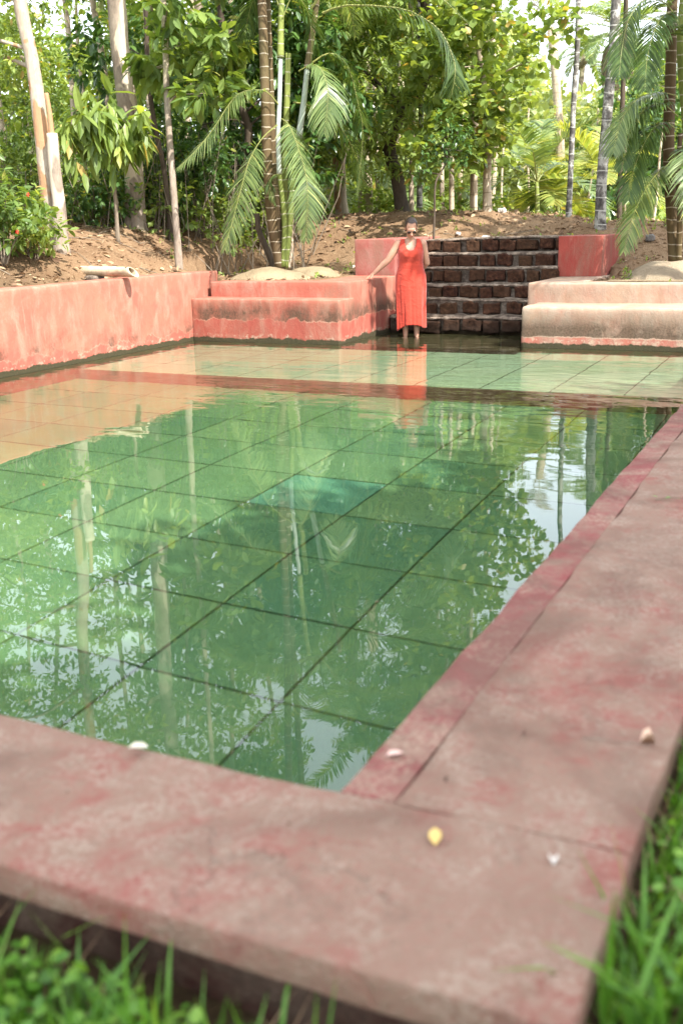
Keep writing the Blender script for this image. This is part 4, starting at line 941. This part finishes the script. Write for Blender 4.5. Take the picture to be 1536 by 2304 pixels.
# stones on bank and berm
def stone(label, x, y, d, s, m, seed, flat=.6):
    c = at_d(x, y, d); V, F = rbox_geo((-s, -s*.8, -s*flat), (s, s*.8, s*flat), r=s*.42, res=s*.25, amp=s*.35, seed=seed, nf=2.2/s, warp=s*.2)
    tag(obj('stone', mesh('stone', V, F, M[m], True), None, (c.x, c.y, gz(c.x, c.y)+s*flat*.45), (0, 0, seed)), label, 'stone')
M['stone_pale'] = sand('pale stone', (.5, .44, .38), (.66, .6, .54), (.35, .3, .25)); M['stone_dark'] = sand('grey stone', (.16, .15, .14), (.24, .22, .20), (.08, .07, .06))
for i, (lb, x, y, d, s, m_) in enumerate((('grey rock on the bank at the left edge of the picture', 14, 590, 12.2, .17, 'stone_dark'), ('smaller dark rock right of the left edge rock', 72, 600, 12.2, .10, 'stone_dark'),
    ('whitish stone on the berm above the top step, farther back', 1128, 490, 18.3, .07, 'stone_pale'), ('flat whitish stone just above the top laterite step', 1092, 525, 16.3, .06, 'stone_pale'),
    ('small pale stone in the shaded earth right of the woman', 1031, 500, 17.4, .045, 'stone_pale'), ('round pinkish stone left of the palm clump foot', 586, 568, 15.8, .06, 'stone_pale'),
    ('pale stone beside the pinkish one near the palm clump', 565, 577, 15.6, .045, 'stone_pale'), ('small pale stone on the berm left of the block', 790, 500, 17.0, .04, 'stone_pale'), ('dark stone on the ground right of the palm stems', 668, 572, 16.2, .06, 'stone_dark'),
    ('tiny white stone on the berm near the cashew trunk', 1140, 480, 18.8, .035, 'stone_pale'), ('dark lump of earth behind the right fronds', 1462, 535, 16.8, .08, 'stone_dark'))):
    stone(lb, x, y, d, s, m_, i+1)
# pebbles and dry leaves as countless litter
def scatter(n, xr, yr):
    X = rgx.uniform(*xr, n*3); Y = rgx.uniform(*yr, n*3); Z = ground_z(X, Y); ok = (Z > .55) & ~((X > -6.6) & (X < -3.0) & (Y < 16.1) & (Y > 12)); return np.stack([X, Y, Z], 1)[ok][:n]
P = scatter(9000, (-14, 0), (12.9, 19.5)); P2 = scatter(1800, (-12.5, -8.5), (8.0, 13.5)); P = np.concatenate([P, P2])
n = len(P); TV = np.array([(1, 0, 0), (-1, 0, 0), (0, 1, 0), (0, -1, 0), (0, 0, .8), (0, 0, -.8)], float); TF = np.array([(0, 2, 4), (2, 1, 4), (1, 3, 4), (3, 0, 4), (2, 0, 5), (1, 2, 5), (3, 1, 5), (0, 3, 5)])
s = rgx.lognormal(-4.35, .5, (n, 1, 1))*rgx.uniform(.6, 1.3, (n, 1, 3)); V = (TV[None]+rgx.normal(0, .18, (n, 6, 3)))*s+P[:, None]+np.array([0, 0, .004])
F = (TF[None]+(np.arange(n)*6)[:, None, None]).reshape(-1, 3)
tag(obj('pebbles', mesh('pebbles', V.reshape(-1, 3), F, M['dirt'])), 'scattered clods and pebbles on the bare earth', 'pebbles', kind='stuff')
P = np.concatenate([scatter(5200, (-14, 0), (12.9, 20)), scatter(2400, (-12.5, -8.6), (8, 14))]); n = len(P)
V, F, nv = leaves_geo(P+np.array([0, 0, .012]), unit(np.stack([rgx.normal(0, 1, n), rgx.normal(0, 1, n), rgx.normal(0, .22, n)], 1)), rgx.uniform(.04, .13, n), 'broad', rgx, roll=1.6)
tag(obj('leaf_litter', mesh('leaf_litter', V, F, M['leaf_litter'], False, np.repeat(rgx.uniform(0, 1, n), nv))), 'dry fallen leaves strewn over the earth bank', 'dry leaves', kind='stuff')
V = []
for i in range(240):
    p0 = P[rgx.integers(n)]; a = rgx.uniform(0, 6.28); L = rgx.uniform(.15, .6); q = p0+np.array([math.cos(a)*L, math.sin(a)*L, 0]); q[2] = gz(q[0], q[1])+.015
    if q[2] < .5: continue
    mdl = (p0+q)/2+np.array([0, 0, .02]); V.append(tube_geo([p0+np.array([0, 0, .01]), mdl, q], [.006, .005, .003], 4, False))
v, f = join_geo(V); tag(obj('twig_litter', mesh('twig_litter', v, f, M['bark_twig'])), 'thin dry twigs lying on the bank', 'twigs', kind='stuff')

P = scatter(420, (-13.5, -1), (13, 19.5)); n = len(P); per = 6
V, F, nv = leaves_geo(np.repeat(P, per, 0)+rgx.normal(0, .03, (n*per, 3))*np.array([1, 1, .3])+np.array([0, 0, .03]), unit(rgx.normal(0, 1, (n*per, 3))+np.array([0, 0, .6])), rgx.uniform(.03, .08, n*per), 'broad', rgx)
tag(obj('ground_weeds', mesh('ground_weeds', V, F, M['leaf_bright'], False, np.repeat(rgx.uniform(.1, .9, n*per), nv))), 'tiny green weeds sprouting from the earth bank', 'weeds', kind='stuff')
# things lying on the near coping
def flat_leaf(name, label, cat, x, y, L, rot, kind, col, wdt=1, curl=.0, z=.210):
    v, f = leaf_t(kind); v = v*np.array([wdt, 1, 1])*L; v[:, 2] = np.abs(v[:, 2])*.6+curl*(v[:, 0]**2)/L
    v2 = v.copy(); v2[:, 2] -= .0012
    m = simple(name+' tone', col, .6, .3, 30, [q*.7 for q in col])
    tag(obj(name, mesh(name, np.concatenate([v, v2]), np.concatenate([f, f[:, ::-1]+len(v)]), m, True), None, (x, y, z), (0, 0, rot)), label, cat)
flat_leaf('fallen_leaf', 'yellow fallen leaf on the near corner slab', 'leaf', -.68, 1.83, .062, .35, 'broad', (.72, .50, .16), 1.1, 2)
flat_leaf('petal', 'round white petal on the corner slab near the grass', 'petal', -.43, 1.86, .022, .3, 'round', (.8, .74, .66), 1.4, 4)
flat_leaf('fallen_leaf', 'pale pink oval leaf on the red lip at the pool corner', 'leaf', -.935, 2.16, .045, -.9, 'broad', (.75, .50, .42), 1.3, 2, .202)
flat_leaf('petal', 'pale dry petal on the inner edge of the near slab', 'petal', -1.56, 1.925, .055, -1.2, 'broad', (.75, .66, .52), 1.3, 2)
flat_leaf('fallen_leaf', 'small orange leaf on the right coping, far down the lip', 'leaf', -.90, 4.77, .06, -1.3, 'mango', (.7, .36, .2), 1.6, 2, .204)
flat_leaf('fallen_leaf', 'curled peach leaf by the grass on the right slab', 'leaf', -.36, 2.46, .038, -1.2, 'round', (.72, .5, .36), 1.2, 6)
flat_leaf('seed', 'small dark seed husk on the right slab', 'seed', -.64, 2.38, .016, .4, 'broad', (.07, .035, .02), 1.6, 8)
flat_leaf('seed', 'tiny dark seed husk near the crack at the inner corner', 'seed', -.745, 2.085, .012, .9, 'broad', (.07, .035, .02), 1.8, 8)
n = 700; P = np.stack([np.concatenate([rgx.uniform(-2.2, -.3, n//2), rgx.uniform(-.95, -.29, n//2)]), np.concatenate([rgx.uniform(1.42, 1.95, n//2), rgx.uniform(1.6, 8, n//2)]), np.full(n, .209)], 1)
s = rgx.lognormal(-6.9, .45, (n, 1, 1))*rgx.uniform(.6, 1.4, (n, 1, 3)); V = (TV[None]+rgx.normal(0, .2, (n, 6, 3)))*s+P[:, None]; F = (TF[None]+(np.arange(n)*6)[:, None, None]).reshape(-1, 3)
tag(obj('grit', mesh('grit', V.reshape(-1, 3), F, M['dirt'])), 'fine grit and soil crumbs on the coping slabs', 'grit', kind='stuff')
tg = empty('leafy_twig', (-.62, 4.9, .215), 'thin green leafy twig lying on the right coping', 'twig')
v, f = tube_geo([(-.09, -.02, 0), (-.02, 0, .012), (.06, .01, .01), (.16, 0, .004)], .0022, 5); obj('stalk', mesh('stalk', v, f, M['bark_twig']), tg)
for i, (x, a) in enumerate(((-.08, 1.2), (-.05, -1.5), (-.02, .8), (.02, 1.4), (.05, -1.2), (.10, .9))):
    v, f = leaf_t('broad'); obj('leaf', mesh('leaf', v*.035, f, M['grass'], True, np.full(len(v), .6)), tg, (x, 0, .008), (.2, .1, a))
v, f = tube_geo([(-.50, 2.43, .2105), (-.44, 2.44, .2125), (-.36, 2.45, .2115)], .0012, 5); tag(obj('straw', mesh('straw', v, f, M['bark_twig'])), 'thin dry straw leading to the curled peach leaf', 'straw')

# grass
def grass(name, label, pts, h, wdt, n, seed, lean=.35, mat='grass'):
    rg = np.random.default_rng(seed); X, Y = pts(rg, n); Z = ground_z(X, Y)-.01
    H = h*rg.lognormal(0, .35, n); a = rg.uniform(0, 6.283, n); ln = rg.uniform(.1, 1, n)*lean*2; d = np.stack([np.cos(a), np.sin(a), 0*a], 1); s = np.stack([-np.sin(a+rg.normal(0, .5, n)), np.cos(a), 0*a], 1)
    ks = np.array([0, .35, .7, 1]); V = []
    for k, wk in zip(ks, (.8, 1, .65, .05)):
        c = np.stack([X, Y, Z], 1)+d*(ln*H*k**1.8)[:, None]+np.array([0, 0, 1])*(H*(k-.25*ln*k*k))[:, None]
        wv = s*(wdt*rg.uniform(.6, 1.3, n)*wk/2)[:, None]; V += [c-wv, c+wv]
    V = np.stack(V, 1).reshape(-1, 3); b = (np.arange(n)*8)[:, None, None]
    F = (np.array([(0, 1, 3, 2), (2, 3, 5, 4), (4, 5, 7, 6)])[None]+b).reshape(-1, 4)
    return tag(obj(name, mesh(name, V, F, M[mat], True, np.repeat(np.clip(rg.normal(.45, .25, n), 0, 1), 8))), label, 'grass', kind='stuff')
grass('grass', 'blurred green grass in front of the near coping', lambda r, n: (r.uniform(-2.6, .6, n), 1.34-r.exponential(.28, n)), .12, .011, 4200, 1)
grass('grass', 'green grass growing along the right side of the coping', lambda r, n: (-.262+r.exponential(.30, n), r.uniform(1.0, 7.5, n)), .075, .009, 11000, 2)
grass('tall_grass', 'tall broad grass blades leaning over the near corner of the coping', lambda r, n: (r.uniform(-.30, .25, n), r.uniform(.95, 1.75, n)), .17, .013, 420, 3, .5)
grass('tall_grass', 'tall blades standing before the dark outer face of the near slab', lambda r, n: (r.uniform(-2.4, -.5, n), r.uniform(1.0, 1.33, n)), .17, .013, 330, 5, .45)
grass('grass', 'short grass tufts beyond the berm', lambda r, n: (r.uniform(-9, -.5, n), r.uniform(21, 30, n)), .28, .03, 6000, 4)
# small round-leaved weeds in the grass
def weed_mat(n, xr, yr, seed, label, L):
    rg = np.random.default_rng(seed); X = rg.uniform(*xr, n); Y = rg.uniform(*yr, n); P = np.stack([X, Y, ground_z(X, Y)+rg.uniform(.01, .13, n)], 1)
    D = unit(np.stack([rg.normal(0, 1, n), rg.normal(0, 1, n), rg.uniform(-.1, .5, n)], 1)); V, F, nv = leaves_geo(P, D, L*rg.uniform(.6, 1.3, n), 'round', rg)
    tag(obj('ground_weeds', mesh('ground_weeds', V, F, M['grass'], True, np.repeat(rg.uniform(.2, 1, n), nv))), label, 'weeds', kind='stuff')
grass('dry_grass', 'dry straw coloured blades mixed into the near grass', lambda r, n: (r.uniform(-2.6, .5, n), 1.36-r.exponential(.3, n)), .10, .008, 700, 14, .8, 'leaf_litter')
grass('dry_grass', 'dry straw coloured blades among the grass right of the coping', lambda r, n: (-.30+r.exponential(.25, n), r.uniform(1.0, 7.5, n)), .07, .006, 1500, 15, .9, 'leaf_litter')
weed_mat(2600, (-2.4, .3), (.8, 1.36), 8, 'round leaved weeds among the near grass', .036)
weed_mat(900, (-.24, .3), (1.4, 4), 9, 'small leaved weeds among the grass right of the coping', .026)

# ------------------------------------------------------------------ the woman
def capsule(a, b, ra, rb, n=12, flat=None):
    a = Vector(a); b = Vector(b); ax = (b-a); L = ax.length; ax.normalize(); P = []; r = []
    for k in range(5): t = math.pi/2*(1-k/4); P.append(a-ax*ra*math.sin(t)); r.append(max(1e-4, ra*math.cos(t)))
    for k in range(1, 4): P.append(a+ax*L*k/4); r.append(ra+(rb-ra)*k/4)
    for k in range(5): t = math.pi/2*k/4; P.append(b+ax*rb*math.sin(t)); r.append(max(1e-4, rb*math.cos(t)))
    return tube_geo(P, r, n)
def ellip(c, r, rot=None, n=18, m=12):
    V = [(0, 0, 1)]
    for i in range(1, m):
        t = math.pi*i/m
        for j in range(n): a = 2*math.pi*j/n; V.append((math.sin(t)*math.cos(a), math.sin(t)*math.sin(a), math.cos(t)))
    V.append((0, 0, -1)); V = np.array(V)*np.array(r)
    if rot is not None: V = V@np.array(Matrix(rot)).T
    F3 = [(0, 1+j, 1+(j+1) % n) for j in range(n)]+[(len(V)-1, 1+(m-2)*n+(j+1) % n, 1+(m-2)*n+j) for j in range(n)]
    F4 = [(1+(i-1)*n+j, 1+i*n+j, 1+i*n+(j+1) % n, 1+(i-1)*n+(j+1) % n) for i in range(1, m-1) for j in range(n)]
    return V+np.array(c), [np.array(F3), np.array(F4)]
def limb(pts, rads): return [capsule(pts[i], pts[i+1], rads[i], rads[i+1]) for i in range(len(pts)-1)]
def loft(secs, n=36):
    """secs: (z, cx, cy, rx, ry)"""
    V = []; F4 = []
    for z, cx, c_y, rx, ry in secs:
        for j in range(n): a = 2*math.pi*j/n; V.append((cx+rx*math.cos(a), c_y+ry*math.sin(a), z))
    k = len(secs); F4 = [(i*n+j, i*n+(j+1) % n, (i+1)*n+(j+1) % n, (i+1)*n+j) for i in range(k-1) for j in range(n)]
    V += [(secs[0][1], secs[0][2], secs[0][0]), (secs[-1][1], secs[-1][2], secs[-1][0])]
    F3 = [(k*n, (j+1) % n, j) for j in range(n)]+[(k*n+1, (k-1)*n+j, (k-1)*n+(j+1) % n) for j in range(n)]
    return np.array(V, float), [np.array(F3), np.array(F4)]
def fuse(parts, vox, smooth_it=4):
    V, F = join_geo(parts); o = obj('tmp', mesh('tmp', V, F, None, True))
    md = o.modifiers.new('r', 'REMESH'); md.mode = 'VOXEL'; md.voxel_size = vox; md.use_smooth_shade = True
    sm = o.modifiers.new('s', 'SMOOTH'); sm.iterations = smooth_it; sm.factor = .5
    dg = bpy.context.evaluated_depsgraph_get(); me = bpy.data.meshes.new_from_object(o.evaluated_get(dg)); bpy.data.objects.remove(o)
    return me
wo = empty('person', (-5.33, 13.38, -.065), 'woman in a sleeveless coral red dress and sunglasses standing ankle deep, looking down', 'person', None, R(22)); wo.scale = (.94, .965, .968)
skin = new_mat('skin'); bb = NB(skin); pp = bb.pos('obj')
bb.out(bb.bsdf(bb.mix(bb.noise(pp, 12, 3), [.42, .22, .145], [.50, .28, .19]), .5, .4, Subsurface_Weight=.08)); 
lipm = simple('sunglass lens', (.03, .015, .012), .12, .7); hairm = new_mat('brown hair'); hb_ = NB(hairm); ph = hb_.pos('obj')
hb_.out(hb_.bsdf(hb_.mix(hb_.noise(hb_.map(ph, (60, 8, 60)), 3, 3), [.018, .010, .008], [.06, .032, .024]), .38, .5, hb_.bump(hb_.noise(hb_.map(ph, (90, 10, 90)), 3, 2), .004)))
Hm = Matrix.Translation((0, -.035, 1.475)) @ Matrix.Rotation(R(6), 4, 'Z') @ Matrix.Rotation(R(37), 4, 'X') @ Matrix.Scale(1.10, 4)     # head frame, origin at the top of the neck, tipped forward
def H(geo): V, F = geo; return (np.array([list(Hm @ Vector(v)) for v in V]), F)
# torso
TS = [(.80, 0, 0, .17, .11), (.90, 0, .01, .205, .135), (.98, 0, .01, .19, .13), (1.08, 0, 0, .158, .115), (1.17, 0, -.008, .160, .122), (1.25, 0, -.008, .160, .112), (1.32, 0, -.002, .160, .088), (1.37, 0, .006, .150, .066), (1.405, 0, .008, .10, .050), (1.43, 0, .004, .062, .052)]
parts = [loft(TS)]
parts += [ellip((s*.075, -.085, 1.205), (.065, .040, .055)) for s in (-1, 1)]
parts += limb([(0, .004, 1.40), (0, -.022, 1.475)], [.054, .050])
shR, elR, wrR = Vector((-.172, .005, 1.355)), Vector((-.325, .02, 1.135)), Vector((-.520, .045, .965))
shL, elL, wrL = Vector((.172, .005, 1.355)), Vector((.232, .075, 1.085)), Vector((.115, .195, .925))
parts += limb([shR, shR.lerp(elR, .35), elR], [.060, .056, .046])+limb([elR, elR.lerp(wrR, .3), wrR], [.046, .044, .028])
parts += limb([shL, shL.lerp(elL, .35), elL], [.060, .056, .046])+limb([elL, elL.lerp(wrL, .3), wrL], [.041, .039, .026])
def hand(wr, fd, pn, side, curl):
    """fd finger direction, pn palm normal (pointing out of the back of the hand)"""
    fd = Vector(fd).normalized(); pn = Vector(pn); pn = (pn-fd*pn.dot(fd)).normalized(); sd = fd.cross(pn)*side; out = []
    pc_ = Vector(wr)+fd*.045; rot = Matrix((sd, fd, pn)).transposed(); out.append(ellip(pc_, (.040, .052, .017), rot)); out.append(capsule(Vector(wr)-fd*.01, Vector(wr)+fd*.03, .025, .024))
    for k, (off, L) in enumerate(((-.030, .062), (-.010, .072), (.011, .067), (.030, .052))):
        a = pc_+fd*.035+sd*off; d = (fd+sd*off*4).normalized(); r = .0088
        for j, q in enumerate((.45, .32, .23)):
            b = a+d*L*q*1.05; out.append(capsule(a, b, r, r*.93, 8)); a = b; r *= .93; d = (d-pn*curl).normalized()
    a = Vector(wr)+fd*.022-sd*.022; d = (fd*.6-sd*.8-pn*.15).normalized(); r = .0115
    for q in (.034, .028, .024): b = a+d*q; out.append(capsule(a, b, r, r*.9, 8)); a = b; r *= .9; d = (d+fd*.35-pn*curl*.6).normalized()
    return out
parts += hand(wrR, (-.72, .05, -.42), (-.3, -.25, .9), 1, .10)
parts += hand(wrL, (-.95, .1, -.25), (.1, 1, .1), -1, .35)
for s in (-1, 1):
    hip, kn, an = Vector((s*.098, .005, .86)), Vector((s*.088, -.015, .47)), Vector((s*.082, .02, .085))
    parts += limb([hip, hip.lerp(kn, .5), kn], [.092, .078, .056])+limb([kn, kn.lerp(an, .3)+Vector((0, .012, 0)), an], [.055, .057, .035])
    parts += [capsule(an+Vector((0, .025, -.045)), an+Vector((s*.012, -.10, -.055)), .032, .028), ellip(an+Vector((s*.016, -.135, -.060)), (.042, .055, .022))]
    for k in range(5): parts.append(capsule(an+Vector((s*(.016+.032-k*.016), -.165+k*.002, -.064)), an+Vector((s*(.016+.034-k*.016), -.195+(4-k)*.007, -.068)), .0115 if k < 4 else .014, .010, 8))
# head: skull, jaw, brow, nose, lips, chin, ears
parts += [H(g) for g in (ellip((0, .012, .125), (.074, .092, .098)), ellip((0, -.022, .055), (.058, .062, .068)), ellip((0, -.058, .008), (.026, .022, .022)), ellip((0, -.070, .120), (.055, .024, .035)),
    capsule((0, -.082, .105), (0, -.104, .072), .0095, .014), ellip((-.011, -.094, .068), (.009, .010, .008)), ellip((.011, -.094, .068), (.009, .010, .008)), ellip((0, -.080, .041), (.024, .010, .0065)), ellip((0, -.078, .031), (.020, .010, .0075)),
    ellip((-.035, -.060, .065), (.024, .020, .028)), ellip((.035, -.060, .065), (.024, .020, .028)), ellip((-.076, .012, .088), (.010, .020, .031)), ellip((.076, .012, .088), (.010, .020, .031)))]
body = fuse(parts, .0055, 3); body.materials.clear(); body.materials.append(skin); body.name = 'body'
body.polygons.foreach_set('use_smooth', np.ones(len(body.polygons), dtype=bool)); obj('body', body, wo)
# lips and brows as thin skins on the face
lm = simple('lips', (.45, .14, .11), .45)
V, F = join_geo([H(ellip((0, -.0815, .041), (.023, .0105, .0055))), H(ellip((0, -.0795, .0315), (.019, .0105, .0065)))]); obj('lips', mesh('lips', V, F, lm, True), wo)
# hair: swept back with a low knot
V, F = ellip((0, .018, .135), (.081, .098, .100), n=40, m=28); keep = lambda p: not (p[1] < -.030-.55*max(0, p[2]-.20) and p[2] < .205) and not (p[2] < .100 and p[1] < .028) and p[2] > .02
hv = V+np.stack([fbm(V*np.array([70, 12, 12]), 2, 4)*.002]*3, 1)
F = [np.array([f for f in g if all(keep(hv[i]) for i in f)]) for g in F]; F = [g for g in F if len(g)]
hp_, hf_ = join_geo([H((hv, F)), H(ellip((0, .105, .075), (.040, .036, .042))), H(capsule((-.01, .06, .05), (-.075, .055, .02), .022, .012))])
obj('hair', mesh('hair', hp_, hf_, hairm, True), wo)
# sunglasses
gl = obj('sunglasses', mesh('sunglasses', *join_geo([H(g) for g in (tube_geo([(-.014, -.099, .112), (0, -.102, .116), (.014, -.099, .112)], .0028, 6), capsule((-.062, -.082, .118), (-.079, .01, .112), .0026, .0026, 6), capsule((.062, -.082, .118), (.079, .01, .112), .0026, .0026, 6))]), simple('spectacle frame', (.08, .05, .035), .3, .6), True), wo)
for s in (-1, 1):
    me = mesh('lens', *H(ellip((s*.036, -.093, .103), (.027, .0075, .021), Matrix.Rotation(R(-s*14), 3, 'Z'), 20, 10)), lipm, True); obj('lens', me, gl)
for s in (-1, 1): obj('earring', mesh('earring', *H(ellip((s*.083, .008, .055), (.005, .005, .008), None, 8, 6)), simple('silver', (.7, .68, .62), .25, .8)), wo)
# dress: tube with tank-top straps, scooped neck, folds and side slits
dm = new_mat('coral red jersey'); db = NB(dm); dp = db.pos('obj')
dcol = db.mix(db.noise(dp, 4, 3), [.38, .036, .020], [.45, .054, .030])
db.out(db.bsdf(dcol, .85, .2, db.bump(db.math('ADD', db.noise(db.map(dp, (1, 1, .35)), 22, 4), db.math('MULTIPLY', db.noise(db.map(dp, (1, .6, 1.6)), 9, 3, .5, 1.2), 1.6)), .007), Sheen_Weight=.25))
DS = np.array([(.20, .205, .150, .0), (.40, .208, .150, .0), (.60, .215, .150, .0), (.78, .222, .152, .005), (.92, .214, .150, .008), (1.02, .184, .136, .004), (1.10, .172, .128, -.002), (1.18, .178, .146, -.016), (1.24, .182, .146, -.016), (1.30, .186, .120, -.006), (1.345, .186, .104, .002), (1.385, .172, .088, .006), (1.418, .158, .070, .008)])
def dsec(z): return [np.interp(z, DS[:, 0], DS[:, k]) for k in (1, 2, 3)]
NT, NZ = 120, 54; V = []; idx = {}
def top_z(a):
    c, s = math.cos(a), math.sin(a); x = abs(c); front = s < 0
    # armhole near the sides, strap at |x|~.62-.80, neckline in the middle
    if x > .93: return 1.27
    if x > .52: return 1.27+(1.415-1.27)*min(1, (.93-x)/.10)
    dip = 1.262 if front else 1.33
    t = min(1, (x/.52))**3.0; return dip+(1.415-dip)*t
def hem_z(a):
    c, s = math.cos(a), math.sin(a); return .232-.045*abs(c)**4-(.035 if c < 0 else 0)*abs(c)**2+.01*math.sin(3*a)
for j in range(NT):
    a = 2*math.pi*j/NT; tz, hz = top_z(a), hem_z(a)
    for i in range(NZ+1):
        z = hz+(tz-hz)*i/NZ; rx, ry, c_y = dsec(z); fl = np.clip((1.0-z)/.75, 0, 1)
        fold = 1+fl*(.058*math.sin(7*a+1.1+z*1.5)+.030*math.sin(13*a+.4-z*2)+.022*math.sin(23*a+z*4))+.006*math.sin(5*a+z*30)*np.clip((1.15-z)*4, 0, 1)*np.clip((z-.8)*6, 0, 1)
        bx = .014*math.exp(-((z-1.215)/.055)**2)*max(0, -math.sin(a))*(math.exp(-((math.cos(a)-.5)/.28)**2)+math.exp(-((math.cos(a)+.5)/.28)**2))*2.2
        V.append((math.cos(a)*rx*fold, c_y+math.sin(a)*(ry*fold+bx), z))
V = np.array(V); F = []
slit = int(NT*(352/360.)) ; slit2 = int(NT*(190/360.))
for j in range(NT):
    for i in range(NZ):
        if j in (slit, slit2) and V[j*(NZ+1)+i][2] < .50: continue
        F.append((j*(NZ+1)+i, ((j+1) % NT)*(NZ+1)+i, ((j+1) % NT)*(NZ+1)+i+1, j*(NZ+1)+i+1))
for j in range(NT):                      # shoulder seams close front strap to back strap
    a = 2*math.pi*j/NT; a2 = 2*math.pi*(j+1)/NT; k, k2 = (NT-j) % NT, (NT-j-1) % NT
    if math.sin(a) > 0 and math.sin(a2) > 0 and top_z(a) > 1.40 and top_z(a2) > 1.40 and top_z(-a) > 1.40 and top_z(-a2) > 1.40:
        t = NZ; F.append((j*(NZ+1)+t, ((j+1) % NT)*(NZ+1)+t, k2*(NZ+1)+t, k*(NZ+1)+t))
dress = obj('dress', mesh('dress', V, np.array(F), dm, True), wo)
sol = dress.modifiers.new('thickness', 'SOLIDIFY'); sol.thickness = .004; sol.offset = 1
